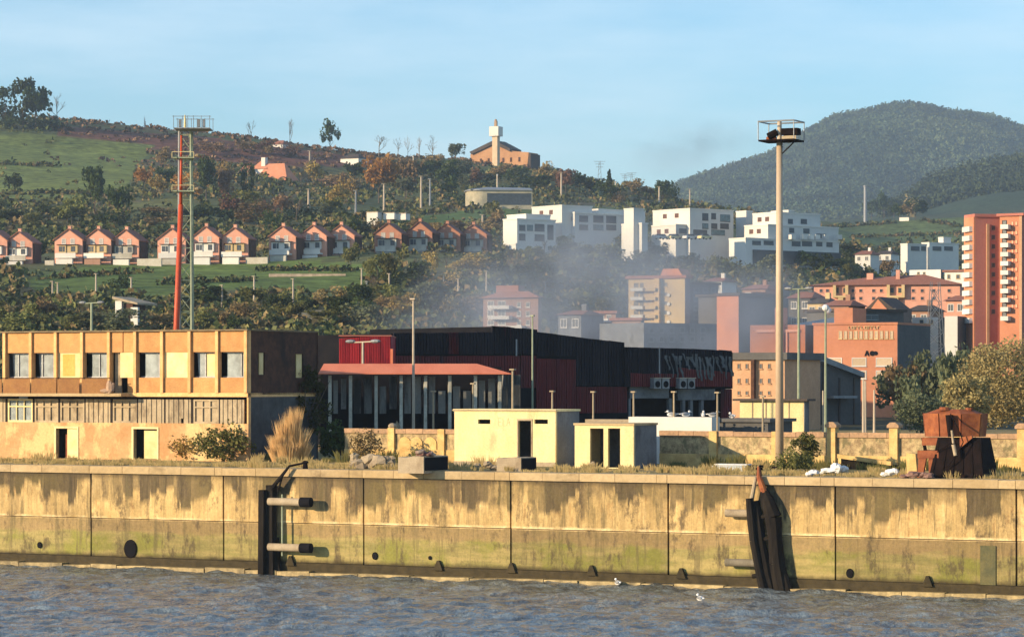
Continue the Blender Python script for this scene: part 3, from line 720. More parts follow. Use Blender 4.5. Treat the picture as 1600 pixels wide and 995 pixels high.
# concrete blocks and junk on the edge
def cblock(label, px0, px1, px2, pyt, pyb, rough_=False):
    Y = Yg(pyb); t = B('concrete_block', label, 'block', px0, Y, QA, QZ)
    w = t.u(px1); d = t.vside(px2, w); h = t.z(px0, pyt)
    mb = MB().prism([(0, -.1), (w, -.1), (w, h * .97), (w * .6, h), (w * .3, h * .9), (0, h * .93)], 0, d); mb.build('block', M_conc, t)
    return t, w, d, h
t, w, d, h = cblock('concrete block with its shaded right side painted black on the quay edge left of the huts', 622, 662, 700, 712, 736)
MB().box(w + .01, w + .05, .1, d - .1, .05, h * .9).build('shaded_side', M_black, t)  # black sheet paints the shade of the block's right side
t2 = MB().ball((w * .7, .6, h + .15), .35, .3, .2, jit=.6).ball((w, .8, h + .1), .25, .3, .15, jit=.6).build('crumpled_rag', pm('dark_red_rag', (.14, .04, .035), (.3, .25, .2), 3), t)
t, w, d, h = cblock('low rubble-topped concrete block with dark side in front of the larger hut doorway', 776, 814, 838, 714, 735)
MB().box(w + .01, w + .05, .1, d - .1, .05, h * .9).build('shaded_side', M_black, t)  # shade painted on this block's right side as well
def lumps(name, label, cat, items, mat, pyb):
    px = items[0][0]; t = B(name, label, cat, px, Yg(pyb), QA, QZ); mb = MB()
    for (p, py, rx, rz) in items: mb.ball((t.u(p), rnd.uniform(0, .5), t.z(p, py)), rx, rx * .8, rz, 9, 6, .5)
    mb.build('heap', mat, t); return t
lumps('rubble_heap', 'pile of pale broken rubble below the left wall stretch', 'rubble', [(560, 726, .6, .35), (575, 720, .5, .4), (590, 724, .7, .45), (552, 715, .3, .3), (604, 722, .4, .35)], M_conc, 731)
lumps('rubble_heap', 'thin line of broken rubble in front of the larger yellow hut', 'rubble', [(730, 731, .4, .15), (745, 729, .3, .2), (765, 731, .3, .15), (720, 728, .25, .15), (758, 726, .3, .2), (792, 731, .2, .1)], M_conc, 733)
lumps('plastic_bag', 'white sack lying at the far left of the litter right of the lamp mast', 'sack', [(1267, 739, .28, .17), (1262, 741, .2, .12)], M_cwhite, 743)
lumps('plastic_sheet', 'crumpled peaked white sheeting between the sack and the rusty grab', 'sheeting', [(1296, 735, .5, .14), (1306, 731, .3, .26), (1283, 739, .2, .12), (1313, 733, .25, .2)], M_cwhite, 741)
lumps('plastic_bag', 'white rags just left of the rusty grab', 'rags', [(1386, 738, .28, .17), (1394, 736, .22, .14), (1376, 741, .2, .1)], M_cwhite, 745)
lumps('rubble_heap', 'brown rubble at the foot of the rusty grab', 'rubble', [(1425, 741, .4, .16), (1440, 742, .3, .14), (1412, 744, .3, .1), (1450, 743, .3, .14)], pm('brown_rubble', (.3, .18, .14), (.2, .12, .1), 3), 747)
t = B('pallet_bundle', 'bundle of bluish white sheets on the quay left of the lamp mast', 'bundle', 1100, Yg(736), QA, QZ)
for k in range(4): MB().box(t.u(1100) + .15 * k, t.u(1166) - .1 * (k % 2), .1 * k, 1.1, .03 + k * .1, .1 + k * .1).build('sheet', M_cwhite if k % 2 else pm('blue_white_sheet', (.45, .52, .55), (.6, .62, .6), 2), t)
MB().box(t.u(1166), t.u(1182), .1, 1, .05, .35).build('block', M_timber, t)
t = B('fallen_beam', 'long pale concrete beam lying tilted over a dark gap between two wall piers', 'beam', 1308, qY(1308, 13.6), QA, QZ)
zz = t.z(1320, 712)
MB().prism([(0, zz - .12), (t.u(1392), zz - .5), (t.u(1392), zz - .28), (0, zz + .1)], 0, .3).build('beam', M_pier, t)
MB().prism([(.1, -.1), (t.u(1410), -.1), (t.u(1410), zz - .55), (.1, zz - .15)], .35, .8).build('gap', M_timber, t)
t = B('concrete_post', 'short leaning pale concrete post left of the rusty grab', 'post', 1417, Yg(744), QA, QZ)
MB().prism([(0, 0), (.55, 0), (.45, 1.15), (-.05, 1.2)], 0, .4).build('post', M_pier, t)

# ---------------- rusty grab / hopper ----------------
t = B('rusty_grab', 'big rusty clamshell grab with a faceted drum top standing on the quay at right', 'grab', 1430, Yg(746), QA, QZ)
U_ = lambda px, v=0: t.u(px, v); ZZ = lambda py: t.z(1480, py)
cx = U_(1480); rx = (U_(1533) - U_(1430)) / 2; ry = 1.2; n = 9
def drum(z0, z1, k0, k1, jit=0):
    mb = MB(); vs = []
    for z_, k in ((z0, k0), (z1, k1)):
        for i in range(n):
            a = 2 * math.pi * i / n + .25; vs.append((cx + rx * k * math.cos(a), ry + ry * k * math.sin(a), z_ + rnd.uniform(-jit, jit)))
    return mb, vs
for i in range(n):     # drum plates one by one
    a0_ = 2 * math.pi * i / n + .25; a1 = 2 * math.pi * (i + 1) / n + .25; vs = []
    for zz_, k in ((ZZ(682), .93), (ZZ(646), 1.0)):
        for a_ in (a0_ + .02, a1 - .02): vs.append((cx + rx * k * math.cos(a_), ry + ry * k * math.sin(a_), zz_))
        for a_ in (a1 - .02, a0_ + .02): vs.append((cx + rx * (k - .08) * math.cos(a_), ry + ry * (k - .08) * math.sin(a_), zz_))
    MB().add(vs, [(0, 3, 2, 1), (4, 5, 6, 7), (0, 1, 5, 4), (1, 2, 6, 5), (2, 3, 7, 6), (3, 0, 4, 7)]).build('drum_plate', M_rust, t)
mb, vs = drum(ZZ(648), ZZ(640), .98, .55, .03); mb.add(vs, [(i, (i + 1) % n, (i + 1) % n + n, i + n) for i in range(n)] + [tuple(range(n, 2 * n))]).build('drum_top', M_rust, t)
MB().add([(U_(1463), .2, ZZ(684)), (U_(1531), .2, ZZ(684)), (U_(1527), 2.2, ZZ(684)), (U_(1475), 2.2, ZZ(684)), (U_(1452), -.1, .0), (U_(1537), -.1, .05), (U_(1537), 2.5, 0), (U_(1465), 2.5, 0)],
         [(0, 1, 2, 3), (4, 7, 6, 5), (4, 5, 1, 0), (5, 6, 2, 1), (6, 7, 3, 2), (7, 4, 0, 3)]).build('bucket_body', M_rustd, t)
MB().box(U_(1438), U_(1468), .25, 1.6, ZZ(696), ZZ(684)).build('hinge_box', M_rust, t)
MB().box(U_(1433), U_(1466), .05, 1.6, ZZ(716), ZZ(704)).build('lower_bracket', M_rust, t)
MB().prism([(U_(1432), 0), (U_(1440), 0), (U_(1446), ZZ(716)), (U_(1434), ZZ(716))], .1, .3).prism([(U_(1450), 0), (U_(1455), 0), (U_(1458), ZZ(716)), (U_(1449), ZZ(716))], .15, .3).build('foot_plate', M_rust, t)
MB().cyl((U_(1438), .4, ZZ(684)), (U_(1442), .4, ZZ(704)), .09).cyl((U_(1464), .0, ZZ(706)), (U_(1490), -.1, ZZ(690)), .025).build('arm', M_rustd, t)
MB().cyl((U_(1489), -.2, ZZ(672)), (U_(1492), -.25, ZZ(692)), .06).cyl((U_(1492), -.25, ZZ(694)), (U_(1496), -.28, ZZ(711)), .1).build('hanging_cylinder', M_conc, t)
MB().cyl((U_(1486), -.12, ZZ(682)), (U_(1484), -.1, ZZ(648)), .12, .2, 8).build('dark_slot', M_rustd, t)
MB().prism([(U_(1500), ZZ(700)), (U_(1519), ZZ(684)), (U_(1519), ZZ(680)), (U_(1500), ZZ(683))], -.05, .1).build('gusset', M_rust, t)

for k in range(6):
    f_ = k / 5; xa = U_(1466 + 62 * f_); xb = U_(1456 + 80 * f_)
    MB().add([(xa - .05, .19, ZZ(685)), (xa + .05, .19, ZZ(685)), (xb + .06, -.16, .02), (xb - .06, -.16, .02), (xa - .05, .3, ZZ(685)), (xa + .05, .3, ZZ(685)), (xb + .06, 0, .02), (xb - .06, 0, .02)], [(0, 3, 2, 1), (4, 5, 6, 7), (0, 4, 7, 3), (1, 2, 6, 5)]).build('body_rib', M_rustd, t)
for k in range(7):
    x = U_(1456 + 12.5 * k); MB().prism([(x - .16, .18), (x, -.06), (x + .16, .18)], -.2, -.02).build('tooth', M_rustd, t)
cb = MB(); q = [(U_(1487), -.2, ZZ(646)), (U_(1500), -.35, ZZ(668)), (U_(1508), -.3, ZZ(690)), (U_(1497), -.3, ZZ(712)), (U_(1480), -.25, ZZ(730))]
for i in range(4): cb.cyl(q[i], q[i + 1], .03, n=6)
cb.build('cable', M_rustd, t)
MB().cyl((U_(1470), .6, ZZ(641)), (U_(1470), .6, ZZ(636)), .3, .25, 10).cyl((U_(1505), 1, ZZ(641)), (U_(1505), 1, ZZ(637)), .2, .2, 8).build('sheave', M_rust, t)

# ---------------- tall lamp mast ----------------
t = B('lamp_mast', 'very tall tan floodlight mast with a railed platform at its top, right of centre', 'lamp mast', 1218, qY(1218, 12.5), QA, QZ)
zt = t.z(1218, 222); MB().cyl((0, 0, 0), (0, 0, zt), .235, .17, 16).build('pole', M_mast, t, True)
MB().box(-.4, .4, -.4, .4, -.05, .12).build('base_plate', M_rustd, t)
pl = MB().box(-.95, 1.15, -.8, .8, zt, zt + .09).build('platform', M_rustd, t)
rl = MB(); zh = t.z(1218, 191)
for (x, y) in ((-.95, -.8), (1.15, -.8), (1.15, .8), (-.95, .8)): rl.cyl((x, y, zt + .09), (x, y, zh), .03, n=6)
for y in (-.8, .8): rl.cyl((-.95, y, zh), (1.15, y, zh), .045, n=6)
for x in (-.95, 1.15): rl.cyl((x, -.8, zh), (x, .8, zh), .045, n=6)
rl.build('railing', M_galv, pl)
MB().cyl((0, 0, zt), (0, 0, zh + .05), .14, .12).build('mast_head', M_steelp, t)
MB().cyl((.1, 0, zt - .7), (.9, 0, zt), .035, n=6).build('strut', M_rustd, t)
fl = MB().box(.2, 1.15, -.3, .3, zt + .35, zt + .72).build('floodlight', M_rustd, t); MB().box(.25, 1.1, -.32, -.3, zt + .1, zt + .3).build('reflector', M_conc, t)
MB().cyl((-.6, -.2, zt + .3), (-.1, -.1, zt + .55), .2, .2, 8).build('floodlight', M_rustd, t); MB().cyl((-.75, 0, zt + .2), (-.2, 0, zt + .2), .12).build('motor', M_rust, t)
def gull(label, loc, rz=0, s=1):
    t = empty('seagull', loc, rz, label=label, cat='seagull', group='seagulls')
    t.scale = (s,) * 3
    MB().ball((0, 0, .12), .24, .1, .11, 10, 7).ball((-.26, 0, .15), .12, .04, .03, 6, 5).build('body', M_cwhite, t, True)
    MB().ball((.2, 0, .27), .07, .06, .06).cyl((.26, 0, .26), (.35, 0, .24), .02, .004, 5).build('head', M_cwhite, t, True)
    MB().ball((-.05, .08, .15), .2, .03, .07).ball((-.05, -.08, .15), .2, .03, .07).build('wing', M_galv, t, True)
for px, py, lb in ((965, 915, 'white gull floating on the water near the wall at centre'), (1094, 940, 'white gull floating further out in the water, right of centre')):
    Y = CAMZ * F / (py - HOR); gull(lb, ((px - 800) / F * Y, Y, .03), rnd.uniform(0, 6), 1.15)
for k, px in enumerate((1045, 1067, 1094, 1110)):
    p = wp.O + wp.Ud * wp.u(px); gull(('leftmost', 'second from left', 'second from right', 'rightmost')[k] + ' of the four white birds perched on the long white parapet', (p.x + .2, p.y + .4, QZ + wp.z(1000, 651)), rnd.uniform(0, 6), 1.2)
gull('white bird perched on the low grey roof right of the long white parapet', (lr.O.x + lr.Ud.x * lr.u(1139) + .2, lr.O.y + lr.Ud.y * lr.u(1139) + .3, QZ + lr.z(1139, 654) + .0), 2, 1.2)
# ---------------- burnt shed ----------------
sh = B('burnt_shed', 'long fire blackened industrial shed with stepped roofline and dark red lower cladding', 'shed', 612, 214, SA, QZ)
u = sh.u; z = sh.z
def ribbed(name, par, a, b, z0, z1, mat, v=0, n=8, d=.07, ztop=None):
    "one corrugated sheet between u=a..b, its ribs proud"
    mb = MB(); w = (b - a) / n; z1b = z1 if ztop is None else ztop
    for i in range(n):
        x0 = a + w * i; q0 = z1 + (z1b - z1) * i / n; q1 = z1 + (z1b - z1) * (i + 1) / n; qm = (q0 + q1) / 2
        mb.prism([(x0, z0), (x0 + w * .5, z0), (x0 + w * .5, qm), (x0, q0)], v - d, v + .05)
        mb.prism([(x0 + w * .5, z0), (x0 + w, z0), (x0 + w, q1), (x0 + w * .5, qm)], v, v + .05)
    return mb.build(name, mat, par)
def band(px0, px1, py0a, py0b, py1, mat, step=26, v=0, name='cladding_sheet', bb=sh, d=.07):
    "row of sheets; top runs py0a..py0b, bottom at py1"
    N_ = max(1, round((px1 - px0) / step)); za0 = bb.z(px0, py0a, v); za1 = bb.z(px1, py0b, v)
    for k in range(N_):
        p, q = px0 + (px1 - px0) * k / N_, px0 + (px1 - px0) * (k + 1) / N_
        t0, t1 = k / N_, (k + 1) / N_
        ribbed(name, bb, bb.u(p, v) + .02, bb.u(q, v) - .02, (bb.z((px0 + px1) / 2, py1, v)) , za0 + (za1 - za0) * t0 + rnd.uniform(-.04, .04), mat, v, 6, d, za0 + (za1 - za0) * t1)
band(614, 770, 520, 519, 553, M_burn); band(614, 838, 556, 556, 606, M_burnred, v=.02)
band(768, 840, 509, 515, 553, M_burn, 24)
band(840, 900, 518, 526, 556, M_burn, 30); band(838, 900, 560, 562, 642, M_burnred, 15, v=-.1)
band(900, 976, 527, 535, 602, M_burn, 25); band(900, 980, 604, 604, 645, M_burnred, 16, v=.05)
band(976, 1060, 542, 544, 604, M_burn, 21, v=-.35); band(1060, 1144, 544, 548, 604, M_burn, 21, v=-.35)
band(985, 1060, 583, 584, 604, M_burnred, 21, v=-.42); band(1060, 1144, 574, 582, 604, M_burnred, 21, v=-.42)
# twisted strips of peeled sheet
for k in range(20):
    px = 1040 + k * 5.2 + rnd.uniform(-1, 1); a = u(px, -.5); zt_ = z(px, 552 + k * .25, -.5) + rnd.uniform(-.3, .1); L = rnd.uniform(.8, 2.0)
    mb = MB(); x = a; zz = zt_; w = rnd.uniform(.1, .38); y = -.45
    for j in range(5):
        x2 = x + rnd.uniform(-.12, .16); z2 = zz - L / 5; y2 = y - rnd.uniform(-.05, .12)
        mb.add([(x, y, zz), (x + w, y - .05, zz), (x2 + w, y2 - .05, z2), (x2, y2, z2)], [(0, 3, 2, 1)]); x, zz, y = x2, z2, y2; w *= rnd.uniform(.6, 1.25)
    mb.build('peeled_strip', pm('sooty_strip', (.13, .14, .14), (.08, .085, .09), 2), sh)
Wd = u(1146); Dd = 16
# body: roof profile extruded
prof = [(0, z(614, 553)), (0, z(614, 520)), (u(768), z(768, 519)), (u(769), z(769, 509)), (u(795), z(795, 509)), (u(840), z(840, 517)), (u(900), z(900, 527)), (u(975), z(975, 536)), (u(977), z(977, 543)), (Wd, z(1146, 549)), (Wd, z(1146, 606)), (Wd - .8, z(1146, 606)), (Wd - .8, -.2), (u(1130), -.2), (u(1130), z(1060, 606)), (u(984), z(1060, 606)), (u(984), -.2), (0, -.2)]
MB().prism(prof[::-1] if False else [(p[0], p[1] - .06) for p in prof[::-1]], .1, Dd).build('shed_body', M_black, sh)
band(1126, 1144, 608, 608, 655, M_burnred, 18, v=.0)
# recess under the overhang
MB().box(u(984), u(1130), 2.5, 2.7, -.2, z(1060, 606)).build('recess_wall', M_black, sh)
for a, b, c_, d_ in ((985, 1046, 604, 622), (1060, 1118, 608, 625)):
    MB().box(u(a), u(b), .05, .25, z(1040, d_), z(1040, c_)).build('lintel_panel', M_grey, sh)
for px in (983, 1047, 1068, 1080, 1097): MB().box(u(px), u(px + 4), .1, .4, -.2, z(1060, 622)).build('pillar', M_grey, sh)
for k, px in enumerate((1022, 1035, 1062, 1075)):
    a, b = u(px, -.9), u(px + 11, -.9); ac = MB().box(a, b, -.9, -.36, z(px, 607, -.9), z(px, 591, -.9)).build('air_unit', M_galv, sh)
    MB().cyl(((a + b) / 2, -.91, z(px, 600, -.9)), ((a + b) / 2, -.93, z(px, 600, -.9)), .27, n=12).build('fan_grille', M_black, ac)
    MB().box(a - .05, b + .05, -1.0, -.3, z(px, 591, -.9), z(px, 591, -.9) + .06).build('lid', M_steelp, ac)
MB().box(u(1029, -.4), u(1031, -.4), -.45, -.4, z(1030, 604, -.4), z(1030, 543, -.4)).build('downpipe', M_galv, sh)
MB().box(u(806, -.1), u(808, -.1), -.12, -.05, z(806, 556), z(806, 530)).build('downpipe', M_galv, sh)
# crimson annexe
ca = B('red_metal_annexe', 'small bright crimson corrugated annexe above the canopy roof', 'annexe', 530, 206, 0.0, QZ)
band(530, 611, 529, 524, 572, M_crim, 16, bb=ca)
MB().prism([(0, 0), (ca.u(611), 0), (ca.u(611), ca.z(611, 524)), (0, ca.z(530, 529))], .06, 8).build('annexe_body', M_crim, ca)
MB().box(ca.u(610) - .0, ca.u(614), -.15, .05, ca.z(611, 575), ca.z(611, 545)).build('lit_edge', M_canopy, ca)  # salmon strip paints the sunlit side of the annexe
MB().box(-.04, ca.u(611) + .05, -.1, 8, ca.z(530, 528) + .12, ca.z(530, 528) + .2).build('roof_edge', M_redd, ca)
lb = B('cream_low_building', 'little cream building with a reddish roof left of the crimson annexe', 'building', 496, 240, QA, QZ)
MB().box(-1, lb.u(532), 0, 5, -.2, lb.z(510, 551)).build('walls', M_hut, lb); MB().box(-1.1, lb.u(532) + .1, -.2, 5, lb.z(510, 551), lb.z(510, 545)).build('roof', M_salr, lb)
# ---------------- canopy building ----------------
cn = B('canopy_loading_shed', 'grey loading shed with columns under a thin salmon roof before the burnt shed', 'shed', 498, 190, R(5), QZ)
u = cn.u; z = cn.z
ze = z(498, 582); ang_ok = 1
Wc = u(792)
rf = MB()
rf.add([(u(497), -.9, ze - .05), (Wc + .2, -.9, ze - .05), (u(745, 2.2), 2.2, z(745, 568, 2.2)), (u(506, 2.2), 2.2, z(506, 568, 2.2)), (u(497), -.9, ze - .11), (Wc + .2, -.9, ze - .11), (u(745, 2.2), 2.2, z(745, 568, 2.2) - .12), (u(506, 2.2), 2.2, z(506, 568, 2.2) - .12)],
       [(0, 1, 2, 3), (4, 7, 6, 5), (0, 4, 5, 1), (1, 5, 6, 2), (2, 6, 7, 3), (3, 7, 4, 0)])
rf.build('canopy_roof', M_canopy, cn)
MB().add([(Wc + .1, -.9, ze - .1), (Wc + .1, 2.2, ze - .1), (u(745, 2.2), 2.2, z(745, 568, 2.2) - .02)], [(0, 1, 2)]).build('hip_end', M_canopy, cn)
# back wall of tall slabs with gaps
cols_ = (513, 545, 585, 624, 662, 700, 740, 778)
M_gw = pm('grey_slab_concrete', (.26, .26, .24), (.18, .18, .17), .9, st=(1, 1, .25), dirt=(.04, .04, .04), dlo=.48, dhi=.6)
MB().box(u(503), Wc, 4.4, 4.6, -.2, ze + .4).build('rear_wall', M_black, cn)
for p, q in zip(cols_, cols_[1:] + (810,)):
    m_ = (p + q) / 2 + 1; MB().box(u(p + 8, .5), u(m_ - 2, .5), .5, .7, z(600, 646, .5), ze - rnd.choice((.25, .5, .9))).build('wall_slab', M_gw, cn); MB().box(u(m_ + 3, .5), u(q - 4, .5), .55, .75, z(600, 646, .5) + rnd.choice((0, .3)), ze - rnd.choice((.25, .4, 1.2))).build('wall_slab', M_gw, cn)
for p in cols_:
    MB().box(u(p), u(p + 5), -.3, .1, -.2, ze - .18).build('column', pm('pale_column', (.66, .63, .52), (.48, .46, .38), 1, dirt=(.1, .1, .09)), cn)
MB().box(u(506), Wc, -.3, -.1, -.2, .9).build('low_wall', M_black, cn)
MB().box(u(793), u(813), 0, 4.4, -.2, ze - .15).build('end_block', M_gw, cn)
t = B('statue_like_vent', 'pale drooping sheet hanging beside a canopy column', 'sheet', 614, 187, 0, QZ)
MB().prism([(0, 0), (.5, 0), (.35, 1.6), (.5, 1.9), (.25, 2.3), (.0, 1.7)], 0, .12).build('sheet', M_conc, t)
t.o.name = 'torn_sheet'

# ---------------- slim posts and street lamps near ----------------
def pole(name, label, cat, px, Y, py0, py1, r, mat, group=None, z0=None, head=None):
    zb = gz(px, Y) if Y > 330 else QZ
    if z0 is not None: zb = z0
    t = empty(name, ((px - 800) / F * Y, Y, zb), QA, label=label, cat=cat, group=group)
    zt = CAMZ + (HOR - py0) / F * Y - zb
    MB().cyl((0, 0, 0), (0, 0, zt), r, r * .65, 8).build('pole', mat, t)
    if head == 'double':
        MB().cyl((-.9, 0, zt), (.9, 0, zt + .06), .05, n=6).build('arm', mat, t)
        for s_ in (-1, 1): MB().ball((s_ * 1.0, 0, zt + .08), .42, .2, .14).build('lamp_head', M_galv, t)
    elif head == 'single':
        MB().cyl((-.9, 0, zt), (.0, 0, zt), .05, n=6).build('arm', mat, t); MB().ball((-1.0, 0, zt + .02), .4, .18, .12).build('lamp_head', M_galv, t)
    elif head == 'ball': MB().ball((0, 0, zt + .15), .28, .28, .26).build('lamp_head', M_cwhite, t)
    elif head == 'cap': MB().box(-r * 1.6, r * 1.6, -r * 1.6, r * 1.6, zt - .01, zt + .08).build('cap', mat, t)
    return t
PW = 'slim concrete posts behind the quay wall'
lab = ['slim post rising behind the larger yellow hut roof end', 'slim post with a small fitting between the two yellow huts', 'slim post behind the smaller yellow hut, before the dark shed recess', 'slim post standing in front of the burnt shed under its air units', 'slim post at the right end of the white parapet by the burnt shed corner', 'slim post in front of the low cream building left of the lamp mast', 'slim post in front of the canopy shed right of the torn sheet', 'slim post by the right end of the canopy shed', 'thick white topped post at the right corner of the canopy shed']
for (px, py, Y), l in zip(((863, 612, 176), (927, 613, 174), (990, 613, 172), (1053, 613, 170), (1121, 614, 168), (1192, 620, 167), (677, 612, 182), (739, 600, 181), (801, 578, 181)), lab):
    pole('concrete_post', l, 'post', px, Y, py, 0, .085 if px != 801 else .1, M_conc, PW, head='cap')
pole('light_pole', 'tall white light pole in front of the left half of the burnt shed', 'pole', 646, 186, 468, 0, .11, M_steelp, head='cap')
pole('light_pole', 'thinner pale pole in front of the middle of the burnt shed', 'pole', 832, 196, 494, 0, .08, M_greenp, head='cap')
pole('street_lamp', 'double headed lamp on a pale green pole just right of the tall lamp mast', 'street lamp', 1248, 260, 452, 0, .15, M_greenp, head='double')
pole('street_lamp', 'green pole with a rounded fitting, standing before the grey sloped building', 'street lamp', 1290, 215, 484, 0, .12, M_greenp, head='ball')
pole('light_pole', 'short pink post right beside the green pole before the grey building', 'pole', 1286, 205, 610, 0, .09, M_steelp)
for px, l in ((1352, 'left of the three pale poles at the right end of the grey sloped building'), (1366, 'middle of the three pale poles at the right end of the grey sloped building'), (1349, 'front pale pole crossing the corner of the grey sloped building')):
    pole('light_pole', l, 'pole', px, 230 if px != 1349 else 215, 592 + (px - 1349), 0, .12, M_steelp, 'poles beside the grey sloped building')
pole('street_lamp', 'small lamp on a pole standing before the crimson annexe', 'street lamp', 567, 203, 535, 0, .12, M_steelp, head='double', z0=QZ)
pole('street_lamp', 'double armed street lamp rising over the roof of the derelict orange building', 'street lamp', 143, 262, 474, 0, .16, M_greenp, head='double')
# ---------------- lattice mast ----------------
t = B('lattice_mast', 'tall lattice floodlight mast with a leaning orange-red tube and railed top, behind the derelict building', 'mast', 289, 232, 0.0, QZ)
mz = lambda py: t.z(289, py)
xr = t.u(300); xl = t.u(278)
for (x, y) in ((xl, 0), (xr, 0), (xr, .9), (xl, .9)):
    MB().cyl((x * 1.0, y, 0), (x * .82, y, mz(205)), .13, .1, 6).build('leg', M_greenp if x == xr else M_galv, t)
br = MB(); k = 0; zz = 0.0; H_ = mz(205)
while zz < H_ - 1.2:
    z2 = zz + 1.3
    for (A_, B_) in (((xl, 0), (xr, 0)), ((xr, 0), (xr, .9)), ((xr, .9), (xl, .9)), ((xl, .9), (xl, 0))):
        s0 = 1 - .18 * zz / H_; s1 = 1 - .18 * z2 / H_
        if k % 2: A_, B_ = B_, A_
        br.cyl((A_[0] * s0, A_[1], zz), (B_[0] * s1, B_[1], z2), .035, n=4, caps=False); br.cyl((A_[0] * s1, A_[1], z2), (B_[0] * s1, B_[1], z2), .03, n=4, caps=False)
    zz = z2; k += 1
br.build('lattice_bracing', M_greenp, t)
MB().cyl((t.u(270), -.3, 0), (t.u(283), -.2, mz(320)), .27, .2, 12).cyl((t.u(283), -.2, mz(320)), (t.u(284), -.2, mz(212)), .13, .08, 12).build('orange_tube', M_redmast, t, True)
for py in (300, 248):
    MB().box(t.u(271), t.u(303), -.4, 1.0, mz(py), mz(py) + .1).build('landing', M_greenp, t)
    rl = MB()
    for x in (t.u(270), t.u(304)): rl.cyl((x, -.6, mz(py)), (x, -.6, mz(py) + .5), .03, n=4)
    rl.cyl((t.u(270), -.6, mz(py) + .5), (t.u(304), -.6, mz(py) + .5), .03, n=4); rl.build('landing_rail', M_hut, t)
    MB().ball((t.u(311), -.2, mz(py) + .25), .35, .25, .16).build('lamp', M_conc, t)
MB().box(t.u(274), t.u(330), -1.2, 1.4, mz(203), mz(203) + .08).build('top_platform', M_galv, t)
rl = MB()
for x in (274, 288, 296, 305, 317, 330):
    for y in (-1.2, 1.4): rl.cyl((t.u(x), y, mz(203)), (t.u(x), y, mz(183)), .03, n=4)
for y in (-1.2, 1.4): rl.cyl((t.u(272), y, mz(184)), (t.u(332), y, mz(184)), .03, n=4)
rl.build('top_railing', M_galv, t)
for x in (281, 310, 318): MB().box(t.u(x), t.u(x + 4), -.9, -.5, mz(200), mz(188)).build('floodlight', M_galv, t)
MB().cyl((0, 0, mz(203)), (0, 0, mz(180)), .12, .06, 6).build('mast_tip', M_hut, t)

# ---------------- town buildings ----------------
def bldg(name, label, cat, px, px1, pyt, pyb, Y, ang, wall, roof=None, pxs=None, side=None, group=None, depth=10, eave=.4, rooft=.4, zoff=0):
    z0 = min(gz(px, Y), gz(px1, Y)) if Y > 300 else QZ
    b = B(name, label, cat, px, Y, ang, z0, group); w = b.u(px1)
    d = depth if pxs is None else b.vside(pxs, w)
    h = b.z(px, pyt); zb = min(-1.5, b.z(px, pyb) if pyb else -1.5)
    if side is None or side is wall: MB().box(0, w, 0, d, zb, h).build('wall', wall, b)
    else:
        MB().box(0, w, 0, d, zb, h).build('wall', wall, b); MB().box(w + .003, w + .06, 0.01, d, zb, h - .01).build('side_wall', side, b)  # darker facing paints the shade on the right-hand side
    if roof: MB().box(-eave, w + eave, -eave, d + eave, h, h + rooft).build('roof', roof, b)
    b.w, b.d, b.h = w, d, h
    return b
def wgrid(b, pxs_, pys, fm, gm=None, bars=1, v=0):
    for py0, py1 in pys:
        for p0, p1 in pxs_: b.win(p0, p1, py0, py1, fm, gm, v, bars=bars)
def balc(b, px0, px1, py0, py1, mat, v=0, out=1.2):
    a, c_ = b.u(px0, -out), b.u(px1, -out); z0, z1 = b.z(px0, py1, -out), b.z(px0, py0, -out)
    MB().box(a, c_, -out, v - .002, z0, z0 + .15).box(a, c_, -out, -out + .1, z0 + .15, z1).box(a, a + .1, -out + .1, v - .002, z0 + .15, z1).box(c_ - .1, c_, -out + .1, v - .002, z0 + .15, z1).build('balcony', mat, b)
# smoky block
b = bldg('apartment_block', 'pinkish apartment block seen through the smoke left of centre', 'building', 755, 841, 466, 0, 400, QA, M_pink, None, 846)
MB().add([(-.5, -.5, b.h), (b.w + .5, -.5, b.h), (b.w + .5, b.d + .5, b.h), (-.5, b.d + .5, b.h), (b.w * .3, b.d * .4, b.h + .9), (b.w * .8, b.d * .4, b.h + .9)], [(0, 1, 5, 4), (1, 2, 5), (2, 3, 4, 5), (3, 0, 4), (3, 2, 1, 0)]).build('roof', M_salr, b)
wgrid(b, ((762, 772), (778, 790)), ((470, 478), (484, 494), (500, 508)), M_whitew)
wgrid(b, ((808, 814), (822, 828)), ((472, 480), (486, 494), (500, 508)), M_whitew, bars=0)
balc(b, 762, 795, 478, 483, M_whitew); balc(b, 762, 795, 494, 499, M_whitew); balc(b, 790, 815, 509, 513, M_whitew)
MB().box(b.u(765), b.u(800), 2, 4, b.h + .2, b.h + 1.8).build('roof_hut', M_salr, b)
# cream block
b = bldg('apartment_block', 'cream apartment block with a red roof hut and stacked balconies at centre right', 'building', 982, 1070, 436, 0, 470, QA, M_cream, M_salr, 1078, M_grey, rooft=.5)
MB().prism([(b.u(1028), b.h + .5), (b.u(1062), b.h + .5), (b.u(1056), b.h + 1.6), (b.u(1032), b.h + 1.6)], 1, 5).build('roof_hut', M_redb, b)
MB().box(b.u(1025), b.u(1033), -.8, -.002, -2, b.h).build('stair_bay', pm('yellow_render', (.66, .46, .2), (.6, .4, .17), .4), b)
wgrid(b, ((990, 998), (1000, 1006)), ((441, 450), (456, 465), (470, 479), (484, 492)), M_cream)
wgrid(b, ((1037, 1043),), ((441, 448), (456, 463), (470, 477), (484, 492)), M_cream, bars=0)
for py in (450, 464, 478, 492): balc(b, 985, 1004, py, py + 5, M_whitew); balc(b, 1008, 1024, py, py + 5, M_cream)
for py in (449, 456, 470): pass
for k in range(4): MB().cyl((b.u(1045), -.02, b.z(1045, 461 + 14 * k)), (b.u(1045), -.2, b.z(1045, 461 + 14 * k)), .3, n=10).build('satellite_dish', M_whitew, b)
